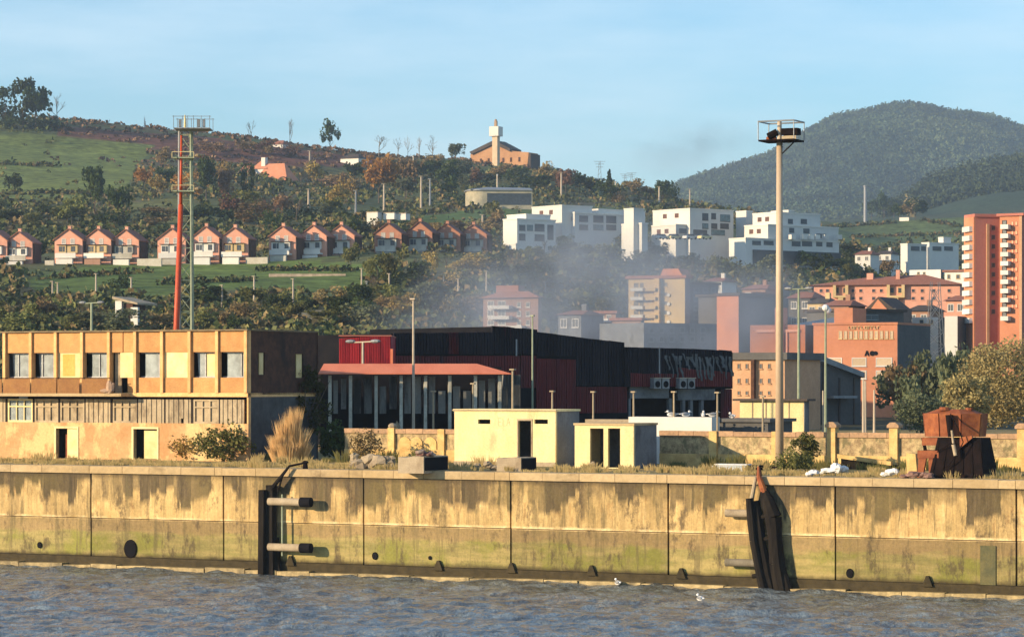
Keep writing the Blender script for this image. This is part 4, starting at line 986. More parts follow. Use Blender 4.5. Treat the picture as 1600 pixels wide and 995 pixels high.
b = bldg('apartment_block', 'tall shaded grey-blue block directly right of the cream apartment block', 'building', 1078, 1122, 444, 0, 500, SA, M_slate, M_roofd, None, depth=12)
wgrid(b, ((1084, 1092), (1098, 1106), (1111, 1118)), tuple((450 + 14 * k, 457 + 14 * k) for k in range(6)), M_galv, bars=0)
b = bldg('apartment_block', 'small pink block with a pitched roof below left of the cream apartment block', 'building', 957, 1001, 501, 0, 430, QA, M_pink, M_salr, 1006, M_grey)
wgrid(b, ((963, 968), (974, 979)), ((506, 512), (517, 524)), M_whitew, bars=0)
b = bldg('apartment_block', 'low white balconied house in the smoke left of the cream block', 'building', 932, 962, 490, 0, 440, QA, M_pink, M_salr, 966)
wgrid(b, ((936, 944), (948, 955)), ((492, 499), (503, 510)), M_whitew); balc(b, 934, 950, 498, 503, M_whitew)
b = bldg('apartment_block', 'long shaded grey block below the cream apartment block', 'building', 1006, 1120, 504, 0, 420, SA, M_grey, None, depth=10)
wgrid(b, tuple((1014 + 16 * k, 1021 + 16 * k) for k in range(6)), ((512, 520), (526, 534)), M_galv, bars=0)
# lit gable wall
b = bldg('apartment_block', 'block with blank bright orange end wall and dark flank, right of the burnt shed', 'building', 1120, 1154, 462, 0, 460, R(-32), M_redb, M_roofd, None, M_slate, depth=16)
b2 = bldg('apartment_block', 'dark shaded flats joined behind the bright orange end wall', 'building', 1155, 1218, 462, 0, 475, SA, M_slate, M_roofd, None, depth=10)
wgrid(b2, ((1162, 1168), (1176, 1182), (1190, 1196), (1204, 1210)), ((470, 478), (486, 494), (502, 510)), M_galv, bars=0)
balc(b2, 1182, 1200, 456, 462, M_salr)
# large red hall
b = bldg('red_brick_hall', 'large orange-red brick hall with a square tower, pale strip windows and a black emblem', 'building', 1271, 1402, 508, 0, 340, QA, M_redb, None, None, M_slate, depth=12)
MB().box(b.u(1302), b.u(1331), .3, 5, b.h - .5, b.z(1310, 481)).build('tower', M_redb, b)
MB().box(-.1, b.w + .1, -.15, 12, b.h, b.h + .25).build('parapet', M_redb, b)
for k in range(11):
    p = 1311 + k * 8; b.win(p, p + 4.5, 517, 529, M_yboard if k in (0, 7, 3) else M_cream, glass('warm_blind', (.30, .22, .14), .4), bars=0)
for p0, p1 in ((1293, 1316), (1331, 1354), (1369, 1394)):
    for q0, q1 in ((559, 572), (579, 592)):
        window(b, (b.u(p0) + b.u(p1)) / 2, 0, b.z(p0, q1), b.u(p1) - b.u(p0), b.z(p0, q0) - b.z(p0, q1), M_whitew, pm('tan_shutter', (.66, .5, .33), (.6, .45, .3), 1), bars=0)  # shutters in a pale tan colour
sg = MB(); x = b.u(1326)
while x < b.u(1374):   # row of raised white letters, too small in the photograph to be read
    w_ = rnd.uniform(.2, .3); h_ = .38; zb_ = b.z(1350, 514.5); k = rnd.choice((0, 1, 2))
    sg.box(x, x + .07, -.12, -.02, zb_, zb_ + h_)
    if k != 1: sg.box(x + .07, x + w_, -.12, -.02, zb_ + h_ - .07, zb_ + h_)
    if k != 0: sg.box(x + .07, x + w_, -.12, -.02, zb_, zb_ + .07)
    if k == 2: sg.box(x + w_, x + w_ + .06, -.12, -.02, zb_, zb_ + h_)
    x += w_ + .14
sg.build('sign_lettering', M_cream, b)
e0 = b.u(1351); ez = b.z(1358, 556)
MB().prism([(e0, ez), (e0 + .16, ez), (e0 + .3, ez + .3), (e0 + .44, ez), (e0 + .6, ez), (e0 + .38, ez + .62), (e0 + .22, ez + .62)], -.1, -.02).cyl((e0 + .95, -.1, ez + .3), (e0 + .95, -.02, ez + .3), .3, n=14).cyl((e0 + 1.35, -.12, ez + .32), (e0 + 1.35, -.02, ez + .32), .24, n=12).build('emblem', M_black, b)
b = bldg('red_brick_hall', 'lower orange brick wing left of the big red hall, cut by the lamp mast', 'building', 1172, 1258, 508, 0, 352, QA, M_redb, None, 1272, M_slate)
MB().box(b.u(1213), b.u(1226), -.5, 1, -1.5, b.z(1215, 481)).build('chimney_stack', M_redb, b)
for p in (1228, 1246): MB().box(b.u(p), b.u(p + 3), -.2, -.01, b.z(p, 560), b.z(p, 515)).build('pale_pier', M_sal, b)
MB().box(b.u(1182), b.u(1250), -.25, -.01, b.z(1200, 519), b.z(1200, 515)).build('string_course', M_sal, b)
MB().add([(b.u(1222), 2, b.h), (b.u(1305), 2, b.h + .1), (b.u(1300), 8, b.h + 1.4), (b.u(1240), 8, b.h + .7)], [(0, 1, 2, 3)]).build('glass_canopy', M_galv, b)
MB().ball((b.u(1289), 1, b.h + 1.7), .45, .45, .45).build('roof_dome', M_cwhite, b)
# grey sloped building
b = B('grey_clad_building', 'dark grey clad building with a long sloping roofline below the red hall', 'building', 1226, 300, SA, QZ)
MB().prism([(0, -1), (b.u(1345), -1), (b.u(1345), b.z(1345, 583)), (b.u(1290), b.z(1290, 562)), (b.u(1275), b.z(1275, 556)), (0, b.z(1226, 555))], 0, 14).build('cladding', M_slate, b)
MB().prism([(b.u(1272), b.z(1272, 562)), (b.u(1345), b.z(1345, 590)), (b.u(1345), b.z(1345, 582)), (b.u(1272), b.z(1272, 553))], -.6, -.01).build('eaves_band', M_galv, b)
for p in (1250, 1284, 1310, 1333): MB().box(b.u(p), b.u(p + 2), -.12, -.01, -1, b.z(p, 566 if p < 1290 else 590)).build('cladding_joint', M_roofd, b)
MB().box(b.u(1288), b.u(1325), -1.4, -.01, b.z(1300, 622), b.z(1300, 618)).build('door_canopy', M_galv, b)
# peach houses
b = bldg('peach_house', 'peach three storey flats with small windows between burnt shed and lamp mast', 'building', 1142, 1226, 562, 0, 285, QA, M_peach, M_slate, None, depth=10, rooft=.7)
MB().box(b.u(1176), b.u(1181), -.5, -.01, -.5, b.h).build('rain_recess', M_dbrick, b)
wgrid(b, ((1152, 1157), (1165, 1169), (1187, 1191), (1200, 1204)), ((568, 576), (591, 599), (610, 617)), M_peach, bars=0)
b = bldg('cream_low_building', 'single storey cream wall building in front of the peach flats', 'building', 1156, 1256, 626, 0, 205, QA, M_hut, M_roofd, 1263, M_grey, rooft=.15)
for p in (1175, 1196, 1232): MB().box(b.u(p), b.u(p + 1.5), -.04, -.003, 0, b.h).build('joint', M_conc, b)
# brick terrace with tiled roof
b = bldg('brick_terrace', 'long red brick terrace under a wide tiled roof left of the red tower block', 'building', 1270, 1500, 446, 0, 560, R(-12), M_sal, None, None, depth=14)
MB().add([(-.8, -.8, b.h), (b.w + .8, -.8, b.h), (b.w + .8, 14, b.h), (-.8, 14, b.h), (b.u(1345), 6, b.h + 1.6), (b.u(1440), 6, b.h + 2.2)], [(0, 1, 5, 4), (1, 2, 5), (2, 3, 4, 5), (3, 0, 4), (3, 2, 1, 0)]).build('roof', M_salr, b)
wgrid(b, ((1280, 1286), (1290, 1296), (1330, 1336), (1342, 1348), (1362, 1368), (1374, 1380), (1424, 1430), (1438, 1444), (1456, 1462), (1480, 1486)), ((451, 457), (463, 469)), M_sal, bars=0)
for p0, p1 in ((1302, 1326), (1386, 1414)):
    MB().box(b.u(p0), b.u(p1), -1, -.002, b.z(p0, 462) - .4, b.z(p0, 462)).box(b.u((p0 + p1) / 2) - .5, b.u((p0 + p1) / 2) + .5, -.9, -.002, b.z(p0, 478), b.z(p0, 462) - .4).box(b.u(p0), b.u(p0) + .6, -.9, -.002, b.z(p0, 462), b.h).box(b.u(p1) - .6, b.u(p1), -.9, -.002, b.z(p0, 462), b.h).build('cream_bay', M_cream, b)
    b.win(p0 + 4, (p0 + p1) / 2 - 3, 449, 458, M_cream, v=0, bars=0); b.win((p0 + p1) / 2 + 3, p1 - 4, 449, 458, M_cream, bars=0)
MB().box(b.u(1352), b.u(1362), 3, 5, b.h + .6, b.h + 2.4).build('chimney', M_sal, b); MB().box(b.u(1398), b.u(1404), 3, 5, b.h + 1, b.h + 3.0).build('chimney', M_sal, b)
b = bldg('small_house', 'dark roofed house with a bright orange gable in front of the brick terrace', 'house', 1358, 1400, 482, 0, 470, QA, M_slate, None, None, depth=8)
MB().prism([(-.5, b.h), (b.w * .9, b.h), (b.w * .35, b.h + 1.9)], -.1, 9).build('roof', M_roofd, b); MB().prism([(.3, b.h - .2), (b.w * .7, b.h - .2), (b.w * .35, b.h + 1.5)], -.25, -.11).build('gable', M_redb, b)
b = bldg('industrial_shed', 'dark grey industrial roof stretching behind the red hall tower', 'shed', 1334, 1412, 486, 0, 430, SA, M_slate, M_roofd, None, depth=10)
wgrid(b, ((1350, 1372),), ((492, 500),), M_galv)
b = bldg('white_flats', 'low white flats with rounded balconies right of the red hall', 'building', 1412, 1466, 496, 0, 480, QA, M_whitew, None, None, M_slate, depth=10)
wgrid(b, ((1417, 1423), (1437, 1443), (1452, 1458)), ((499, 506),), M_cream, bars=0); balc(b, 1432, 1448, 505, 511, M_cream)
b = bldg('white_flats', 'narrow white flats right of the lattice pylon below the tower block', 'building', 1476, 1496, 494, 0, 470, QA, M_whitew, None, 1512, M_slate)
b = bldg('white_flats', 'long narrow white upper storey above the brick terrace roof', 'building', 1421, 1470, 422, 0, 640, QA, M_whitew, None, 1474, M_slate)
wgrid(b, ((1433, 1437), (1442, 1446)), ((425, 429),), M_cream, bars=0)
b = bldg('white_flats', 'small white and brick house between the long white storey and the tower block', 'building', 1476, 1506, 425, 0, 620, QA, M_whitew, M_salr, None, depth=9)
wgrid(b, ((1480, 1485), (1494, 1500)), ((429, 436), (442, 449)), M_cream, bars=0)
t = B('lattice_pylon', 'grey lattice pylon in front of the low white flats', 'pylon', 1465, 400, .2, gz(1465, 400))
hz = t.z(1465, 440); br = MB()
for x, y in ((-1.6, 0), (1.6, 0), (1.6, 2), (-1.6, 2)): br.cyl((x, y, 0), (x * .35, 1 + (y - 1) * .35, hz), .08, .05, 4)
k = 0; zz = 0
while zz < hz - 2:
    s0 = 1 - .65 * zz / hz; s1 = 1 - .65 * (zz + 2) / hz
    for y in (0, 2):
        br.cyl((-1.6 * s0, 1 + (y - 1) * s0, zz), (1.6 * s1, 1 + (y - 1) * s1, zz + 2), .05, n=4, caps=False); br.cyl((1.6 * s0, 1 + (y - 1) * s0, zz), (-1.6 * s1, 1 + (y - 1) * s1, zz + 2), .05, n=4, caps=False)
    zz += 2
br.build('lattice', M_galv, t)
# red tower block
tb = B('tower_block', 'tall red brick tower block with stacks of white balconies at the right edge', 'tower', 1524, 470, R(14), gz(1524, 470) - 1)
H = tb.z(1524, 339); w = tb.u(1562); M_brt = M_redd  # deeper red paints the shaded front; the sunlit wing gets orange brick
MB().box(0, w, 0, 4, -2, H).build('wall', M_brt, tb)
MB().box(tb.u(1541), tb.u(1545), -.3, -.002, 0, tb.z(1541, 350)).build('pale_strip', M_peach, tb)
for k in range(10): tb.win(1549, 1555, 352 + 14.5 * k, 360 + 14.5 * k, M_pink, bars=0)
MB().box(-.2, w + .2, -.2, 4.2, H, H + .5).build('roof', M_redd, tb)
MB().box(-.3, 0 - .005, .0, 4, -2, H).build('left_bay', M_redb, tb)
for k in range(11):
    z_ = tb.z(1515, 352 + 14.3 * k) - 1.0
    if z_ < 0: break
    MB().box(-.9, -.303, .4, 3.4, z_, z_ + .85).build('balcony', M_whitew, tb)
b = bldg('tower_block', 'orange-lit wing of the red tower block at the right frame edge', 'tower', 1562, 1597, 338, 0, 468, R(-32), M_redb, M_redd, None, M_redd, depth=8)
for k in range(11):
    py = 346 + 14.3 * k
    balc(b, 1563, 1575, py + 5, py + 12, M_whitew, out=1.2); b.win(1566, 1573, py - 2, py + 6, M_dark, bars=0)
    if py < 480:
        b.win(1580, 1583.5, py, py + 6, M_redd, glass('orange_blind', (.45, .17, .08), .4), bars=0); b.win(1586, 1589.5, py, py + 6, M_redd, glass('orange_blind'), bars=0)
MB().box(b.u(1593), b.w + .01, -.12, -.01, 0, b.h).build('corner_strip', M_peach, b)
0 and bldg('parapet_wall', 'short cream wall at the foot of the red tower block', 'wall', 1528, 1557, 500, 0, 455, QA, M_whitew, None, None, depth=.5)

def cottage(label, px, px1, pye, pyr, Y, wall, roof, ang=QA, wins=2, name='small_house', cat='house'):
    z0 = min(gz(px, Y), gz(px1, Y)); b = B(name, label, cat, px, Y, ang, z0); w = b.u(px1); ze = b.z(px, pye); zr_ = ze + (pye - pyr) * Y / F
    MB().box(0, w, 0, 8, -3, ze).build('wall', wall, b); o = .5
    MB().add([(-o, -o, ze), (w + o, -o, ze), (w + o, 8 + o, ze), (-o, 8 + o, ze), (w * .15, 4, zr_), (w * .85, 4, zr_)], [(0, 1, 5, 4), (1, 2, 5), (2, 3, 4, 5), (3, 0, 4), (3, 2, 1, 0)]).build('roof', roof, b)
    for k in range(wins):
        for f in range(2):
            zz_ = ze - 1.9 - 2.9 * f
            if zz_ > .3: window(b, w * (k + .5) / wins, 0, zz_, 1.1, 1.3, M_whitew, glass(), bars=1)
    MB().box(w * .6, w * .6 + .8, 3.4, 4.2, zr_ - .6, zr_ + .9).build('chimney', wall, b)
for a in (('small grey house with a red roof between lamp mast and brick terrace', 1232, 1266, 466, 455, 520, M_slate, M_salr), ('cream house with dark roof just left of the brick terrace', 1262, 1290, 474, 465, 500, M_cream, M_roofd),
          ('brownish house with a red roof in front of the brick terrace left end', 1286, 1326, 478, 468, 470, M_pink, M_salr), ('dim pink house behind the bright orange end wall', 1160, 1196, 452, 444, 560, M_pink, M_salr),
          ('small pale house uphill behind the tall shaded block', 1100, 1128, 440, 433, 600, M_whitew, M_salr), ('dark roofed house uphill left of the lamp mast', 1186, 1212, 447, 439, 590, M_slate, M_roofd),
          ('grey house with a tiled roof right of the pink smoky flats', 872, 908, 492, 484, 430, M_grey, M_salr), ('low brown house at the foot of the brick terrace right end', 1418, 1452, 486, 476, 500, M_pink, M_roofd),
          ('tan house between the lattice pylon and the tower block', 1478, 1508, 470, 461, 520, M_sal, M_salr), ('white gabled house far uphill right of the right white flats', 1336, 1360, 398, 391, 880, M_whitew, M_salr), ('second white house uphill left of the far low flats', 1368, 1392, 397, 391, 890, M_whitew, M_roofd)):
    cottage(*a)
# ---------------- terrace of gabled houses on the hill ----------------
def row_house(brick, roofm, trim, name='gabled_house'):
    t = empty(name, (0, 0, 0), R(-15))
    w, e, a, D = 3.25, 4.0, 6.3, 5
    MB().prism([(-w, -3), (w, -3), (w, e), (0, a), (-w, e)], 0, D).build('wall', brick, t)
    rf = MB()
    for s in (-1, 1):
        q = [(0, a + .16), (s * (w + .35), e - .12), (s * (w + .35), e - .3), (0, a - .02)]
        rf.prism(q if s > 0 and False else (q[::-1] if s > 0 else q), -.35, D + .2)
    r_ = rf.build('roof', roofm, t)
    MB().box(-.35, .35, .6, 1.3, a - .2, a + .7).box(-.42, .42, .53, 1.37, a + .7, a + .8).build('chimney', brick, r_)
    for x in (-1.1, .95): window(t, x, 0, 3.0, 1.0, 1.25, trim, glass('pale_glass', (.22, .2, .18), .3), bars=0)
    MB().box(-2.4, 2.4, -1.0, -.003, 2.7, 2.85).build('eaves_board', M_dbrick, t)
    MB().box(-2.2, -.5, -.7, -.003, .9, 2.68).box(.9, 2.2, -.7, -.003, .9, 2.68).box(-.5, .9, -.5, -.003, .9, 2.68).build('bay', trim, t)
    for x, ww in ((-1.6, .8), (-.85, .5), (1.35, 1.0)): MB().box(x - ww / 2, x + ww / 2, -.73, -.701, 1.2, 2.4).build('pane', glass(), t)
    MB().box(-2.4, 2.4, -1.9, -1.75, -.3, .85).box(-2.4, 2.4, -1.75, -.003, -.3, .05).build('balcony', trim, t)
    MB().box(-1.9, 1.9, -2.6, -1.91, -3, -.5).build('garage_wall', trim, t)
    MB().box(w + .003, w + .25, .5, 4.8, -3, 3.6).build('side_shade', M_dbrick, t)  # dark slab paints the shade in the gap beside each house
    return t
M_grw = pm('greyish_white_wall', (.5, .47, .4), (.4, .37, .3), .6)
HG = 'gabled terrace houses along the hillside'
hA = row_house(M_sal, M_salr, M_white); hB = row_house(pm('weathered_brown_brick', (.46, .22, .14), (.38, .17, .11), .8), pm('brown_tiles', (.22, .10, .07), (.16, .07, .05), 1.5), pm('greyed_white', (.55, .52, .44), (.46, .43, .36), .5))
hs_ = [(-10, 410, 0, 'house cut by the left frame edge'), (29, 412, 0, 'second gabled house from the left frame edge'), (107, 408, 0, 'left house of the trio of gabled houses left of the lattice mast'), (152, 408, 0, 'middle house of the trio of gabled houses left of the lattice mast'),
       (196, 409, 0, 'right house of the trio of gabled houses left of the lattice mast'), (268, 408, 0, 'gabled house partly hidden by the orange tube of the lattice mast'), (321, 406, 0, 'first gabled house right of the lattice mast'), (366, 406, 0, 'second gabled house right of the lattice mast'),
       (441, 403, 0, 'left house of the third trio of gabled houses'), (489, 402, 0, 'middle house of the third trio of gabled houses'), (532, 401, 0, 'right house of the third trio, half hidden by an olive tree'),
       (606, 398, 1, 'brownish gabled house, leftmost of the last four'), (655, 397, 1, 'brownish gabled house, second of the last four'), (698, 397, 1, 'brownish gabled house, third of the last four with white windows'), (739, 398, 1, 'brownish gabled house at the right end of the terrace')]
for i, (px, pyb, k, l) in enumerate(hs_):
    Y = 640 + max(0, px - 380) * .09; src = (hA, hB)[k]
    z = CAMZ + (HOR - pyb) / F * Y + .9
    loc = ((px - 800) / F * Y, Y, z)
    lab = 'salmon brick ' + l if not k else l
    if i in (0, 11): src.location = loc; tag(src, lab, 'house', HG)
    else:
        o_ = dup(src, loc, None, lab, HG); o_.scale = (rnd.uniform(.96, 1.03), 1, rnd.uniform(.96, 1.04)); o_.rotation_euler[2] += R(rnd.uniform(-3, 3))
        for c_ in o_.children:
            nm = c_.name.split('.')[0]
            if nm in ('bay', 'balcony', 'garage_wall') and rnd.random() < .6:
                c_.material_slots[0].link = 'OBJECT'; c_.material_slots[0].material = rnd.choice((M_grw, M_cream, M_whitew, M_pink if nm == 'garage_wall' else M_white))
            if nm == 'bay' and rnd.random() < .5: c_.location.x += rnd.uniform(-.4, .4)
def gwall(label, px0, px1, py, h, Y=None, mat=M_grw, name='garden_wall', cat='wall', ang=QA):
    Y = Y or gpy((px0 + px1) / 2, py); b = B(name, label, cat, px0, Y, ang, CAMZ + (HOR - py) / F * Y)
    MB().box(0, b.u(px1), 0, .4, -2, h * .6 * Y / F).build('wall', mat, b); return b
gwall('low white garden wall between the first trio of houses and the lattice mast', 214, 252, 408, 6, 636)
gwall('low white garden wall left of the first trio of houses', 70, 84, 410, 5, 634)
gwall('low white garden wall right of the second trio of houses', 384, 418, 406, 6, 638)
gwall('pale garden wall in the gap before the four brownish houses', 566, 594, 403, 5, 645)
gwall('long low pinkish stone wall in the meadow under the third trio of houses', 420, 540, 438, 17, 590, pm('pinkish_rubble', (.6, .46, .34), (.36, .28, .2), .9), 'retaining_wall', 'wall', 0)
gwall('grey weathered retaining wall low on the slope behind the crimson annexe', 460, 540, 492, 13, 470, pm('grey_rubble', (.26, .26, .22), (.16, .16, .13), .6), 'retaining_wall', 'wall', 0)
# white stepped flats
def flats(label, Y, boxes, wins=(), name='white_hillside_flats'):
    c0, l0, r0, t0, b0 = boxes[0]; b = B(name, label, 'building', c0, Y, SA, gz(c0, Y))
    for k, (c, l, r, t, bt) in enumerate(boxes):
        v0 = .013 * k + (1.5 * k if k else 0)
        ua, ub = b.u(c, v0), b.u(r, v0)
        r_ = (l - 800) / F; O = b.O + b.Ud * ua
        d = max(3, (r_ * O.y - O.x) / (b.Vd.x - r_ * b.Vd.y))
        MB().box(ua, ub, v0, d, b.z(c, bt, v0) if bt else -6, b.z(c, t, v0)).build('block', M_whitew, b)
        MB().box(ua - .15, ub + .15, v0 - .15, d, b.z(c, t, v0) + .002, b.z(c, t, v0) + .35).build('parapet', M_white, b)
        # dark openings on the lit end
        zt, zb = b.z(c, t + 5, v0), b.z(c, t + 12, v0)
        if d > 7:
            for q in (.3, .62):
                MB().box(ua - .05, ua - .002, v0 + (d - v0) * q, v0 + (d - v0) * q + 1.6, zb, zt).build('window', pm('brown_opening', (.16, .08, .06), (.1, .06, .05), 1), b)
    for (p0, p1, q0, q1, v) in wins:
        b.win(p0 - .8, p1 + .8, q0 - .8, q1 + .5, M_slate, M_teal if rnd.random() < .3 else glass(), v, proud=.03)
    return b
flats('left group of stepped white flats on the hill with bright left ends', 790,
      [(808, 786, 868, 343, 0), (822, 792, 860, 336, 0), (898, 882, 985, 333, 0), (878, 831, 925, 322, 0), (935, 925, 1008, 328, 0)],
      [(812, 820, 352, 360, 0), (824, 832, 352, 360, 0), (836, 850, 351, 361, 0), (812, 820, 366, 375, 0), (836, 850, 367, 376, 0), (906, 918, 338, 346, 3), (928, 942, 338, 347, 3), (948, 962, 338, 348, 3), (906, 918, 352, 359, 3), (928, 942, 352, 359, 3), (948, 962, 352, 359, 3), (856, 864, 352, 374, 0)])
flats('small bright white block at the right end of the left group of hillside flats', 775, [(1003, 971, 1012, 350, 0), (990, 975, 1006, 327, 0)])
flats('middle group of white flats on the hill with cars parked below', 800, [(1078, 1020, 1146, 327, 0), (1056, 1018, 1140, 352, 0)],
      [(1098, 1106, 334, 344, 0), (1112, 1118, 334, 342, 0), (1126, 1140, 336, 346, 0), (1098, 1106, 350, 357, 0), (1112, 1120, 350, 357, 0), (1062, 1072, 358, 364, 0), (1084, 1104, 360, 367, 0), (1112, 1132, 360, 367, 0), (1126, 1138, 350, 357, 0)])
b = flats('right group of stepped white flats on the hill behind the tall lamp mast', 790,
      [(1165, 1139, 1311, 373, 0), (1200, 1163, 1310, 352, 0), (1213, 1176, 1282, 333, 0), (1244, 1232, 1270, 338, 0)],
      [(1176, 1188, 377, 382, 0), (1194, 1208, 377, 382, 0), (1238, 1250, 378, 384, 0), (1254, 1268, 378, 384, 0), (1276, 1284, 378, 384, 0), (1292, 1300, 379, 385, 0), (1216, 1222, 358, 364, 1.5), (1234, 1240, 357, 363, 1.5), (1256, 1264, 358, 364, 1.5), (1276, 1290, 366, 371, 1.5), (1232, 1238, 343, 349, 3), (1252, 1260, 343, 349, 3)])
for p in (1234, 1252, 1262, 1272, 1286, 1306): MB().box(b.u(p, -.5), b.u(p + 7, -.5), -1.2, -.003, b.z(p, 374), b.z(p, 367)).build('balcony', M_white, b)
MB().box(b.u(1176), b.u(1312), -.6, -.003, b.z(1200, 412), b.z(1200, 391)).build('dark_base', M_slate, b)
for (c, l, r, t) in ((1290, 1282, 1297, 356), (1302, 1297, 1308, 359)): MB().box(b.u(c, 3), b.u(r, 3), 3, 8, b.z(c, 373, 3), b.z(c, t, 3)).build('roof_hut', M_whitew, b)
b = flats('far low white flats with balconies left of the red tower block', 900, [(1418, 1408, 1448, 382, 0), (1452, 1440, 1498, 380, 0), (1474, 1466, 1486, 372, 0)],
      [(1424, 1436, 386, 391, 0), (1440, 1446, 386, 391, 0), (1458, 1470, 386, 391, 1.5), (1476, 1488, 386, 391, 1.5)])
flats('small stepped white penthouses above the middle and right white flats', 815, [(1166, 1150, 1176, 331, 0), (1262, 1226, 1268, 343, 360), (1232, 1205, 1240, 330, 345)], [])
flats('small white corner block at the lower left of the left white flats', 770, [(806, 799, 812, 382, 405)], [])
for k, px in enumerate((1032, 1052, 1076, 1099)):
    Y = 786; t = empty('parked_car', ((px - 800) / F * Y, Y - 6, CAMZ + (HOR - 376) / F * Y), SA, label=('white', 'cream', 'pale pinkish', 'off white')[k] + ' car parked below the middle white flats, ' + ('leftmost', 'second', 'third', 'rightmost')[k] + ' of four', cat='car', group='cars below the middle white flats')
    MB().prism([(-2, .3), (2, .3), (2.05, .8), (1.2, .95), (-1.9, .95), (-2.05, .7)], -.85, .85).build('body', M_cwhite if k % 2 == 0 else M_hut, t)
    MB().prism([(-1.6, .95), (1.1, .95), (.5, 1.45), (-1.2, 1.45)], -.78, .78).build('cabin', glass(), t)
    for x in (-1.2, 1.25):
        for y in (-.9, .7): MB().cyl((x, y, .32), (x, y + .2, .32), .32, n=10).build('wheel', M_black, t)
# buildings high on the hill
def gable(b, u0, u1, v0, v1, z0, ze, za, wall, roof, hip=.25):
    MB().box(u0, u1, v0, v1, z0, ze).build('wall', wall, b)
    m_ = (v0 + v1) / 2; dx = (u1 - u0) * hip; o = .4
    return MB().add([(u0 - o, v0 - o, ze), (u1 + o, v0 - o, ze), (u1 + o, v1 + o, ze), (u0 - o, v1 + o, ze), (u0 + dx, m_, za), (u1 - dx, m_, za)], [(0, 1, 5, 4), (1, 2, 5), (2, 3, 4, 5), (3, 0, 4), (3, 2, 1, 0)]).build('roof', roof, b)
Yv = 1150; b = B('hilltop_villa', 'villa with several bright terracotta roofs and white walls high among the trees', 'house', 363, Yv, QA, CAMZ + (HOR - 300) / F * Yv)
zz = lambda py: b.z(400, py)
gable(b, 0, b.u(384), 3, 10, -4, zz(272), zz(256), M_white, M_salr); gable(b, b.u(392), b.u(414), 1, 9, -4, zz(264), zz(250), M_white, M_redb)
gable(b, b.u(402), b.u(452), -2, 7, -4, zz(284), zz(256), M_white, M_redb); MB().box(b.u(404), b.u(410), 2, 4, zz(262), zz(246)).build('chimney', M_white, b)
MB().box(b.u(366), b.u(378), 0, 3, -4, zz(286)).build('terrace_wall', M_white, b)
Yv = 1090; b = B('hill_house', 'orange brown house front with a pinkish wall strip left of the lattice mast', 'house', 206, Yv, QA, CAMZ + (HOR - 304) / F * Yv)
gable(b, 0, b.u(243), 0, 8, -2, b.z(206, 296), b.z(206, 286), M_sal, M_salr); MB().box(b.u(232), b.u(278), -1, -.2, -1, b.z(250, 290)).build('garden_wall', M_pink, b)
Yv = 1250; b = B('hill_house', 'small white gabled house on the ridge left of the orange autumn tree', 'house', 532, Yv, QA, CAMZ + (HOR - 256) / F * Yv)
gable(b, 0, b.u(560), 0, 8, -3, b.z(540, 248), b.z(540, 240), M_white, M_roofd)
Yv = 1280; b = B('hill_house', 'tiny pale house on the ridge below the bare trees', 'house', 426, Yv, QA, CAMZ + (HOR - 234) / F * Yv)
gable(b, 0, b.u(442), 0, 6, -3, b.z(430, 226), b.z(430, 219), M_whitew, M_salr)
Yv = 1330; b = B('hilltop_building', 'orange lit angular building with a dark roof on the ridge behind a pale tower', 'building', 735, Yv, QA, CAMZ + (HOR - 262) / F * Yv)
zz = lambda py: b.z(780, py)
MB().prism([(0, -6), (b.u(822), -6), (b.u(826), zz(240)), (b.u(800), zz(237)), (b.u(773), zz(222)), (b.u(742), zz(232)), (0, zz(240))], 0, 10).build('wall', pm('orange_sunlit_stone', (.58, .32, .16), (.46, .24, .12), .2), b)
MB().prism([(b.u(735), zz(236)), (b.u(773), zz(219)), (b.u(798), zz(233)), (b.u(798), zz(238)), (b.u(773), zz(225)), (b.u(738), zz(240))][::-1], -1, 11).build('roof', M_roofd, b)
for p in (750, 762, 785, 797, 810): MB().box(b.u(p), b.u(p + 3), -.12, -.003, zz(254), zz(247)).build('window', M_dbrick, b)
MB().box(b.u(822), b.u(829), .1, 10, -6, zz(242)).build('dark_end', M_roofd, b)
Yv = 1300; b = B('hilltop_tower', 'slender pale stone tower with a white square head on the ridge', 'tower', 769, Yv, QA, CAMZ + (HOR - 262) / F * Yv)
w = b.u(777); zz = lambda py: b.z(773, py)
MB().box(0, w, 0, w, -4, zz(213)).build('shaft', pm('pale_stone', (.62, .48, .32), (.54, .4, .26), .3), b)
MB().box(-1, w + 1, -1, w + 1, zz(213), zz(198)).build('tower_head', M_white, b); MB().box(w * .3, w * .75, .5, 1.6, zz(198), zz(189)).ball((w / 2, 1, zz(188)), .6, .6, .6).build('statue', M_stone, b)
Yv = 1010; b = B('round_ended_building', 'low building with a pale rounded left end and a curved grey roof on the hill', 'building', 730, Yv, R(4), CAMZ + (HOR - 320) / F * Yv)
zz = lambda py: b.z(780, py); W_ = b.u(832); n = 12
pl = [(6 - 6 * math.cos(math.pi * i / n * .5) , -0 + 6 - 6 * math.sin(math.pi * i / n * .5) - 6 + 0) for i in range(n + 1)]
pts = [(0, 12)] + [(6 - 6 * math.cos(math.pi / 2 * i / n), 6 - 6 * math.sin(math.pi / 2 * i / n)) for i in range(n + 1)] + [(W_, 0), (W_, 12)]
MB().plan(pts, -4, zz(298)).build('wall', pm('mixed_stone', (.45, .40, .28), (.3, .28, .2), .3), b)
MB().plan([(x * 1.02 - .5, y - .5) for x, y in pts], zz(298), zz(296)).build('roof_edge', M_galv, b)
MB().add([(-.2, .2, zz(296)), (W_, .2, zz(296)), (W_, 12, zz(290)), (8, 12, zz(289))], [(0, 1, 2, 3)]).build('roof', M_galv, b)
MB().box(7, W_ - .5, -.1, -.003, 0, zz(302)).build('window_band', glass(), b)
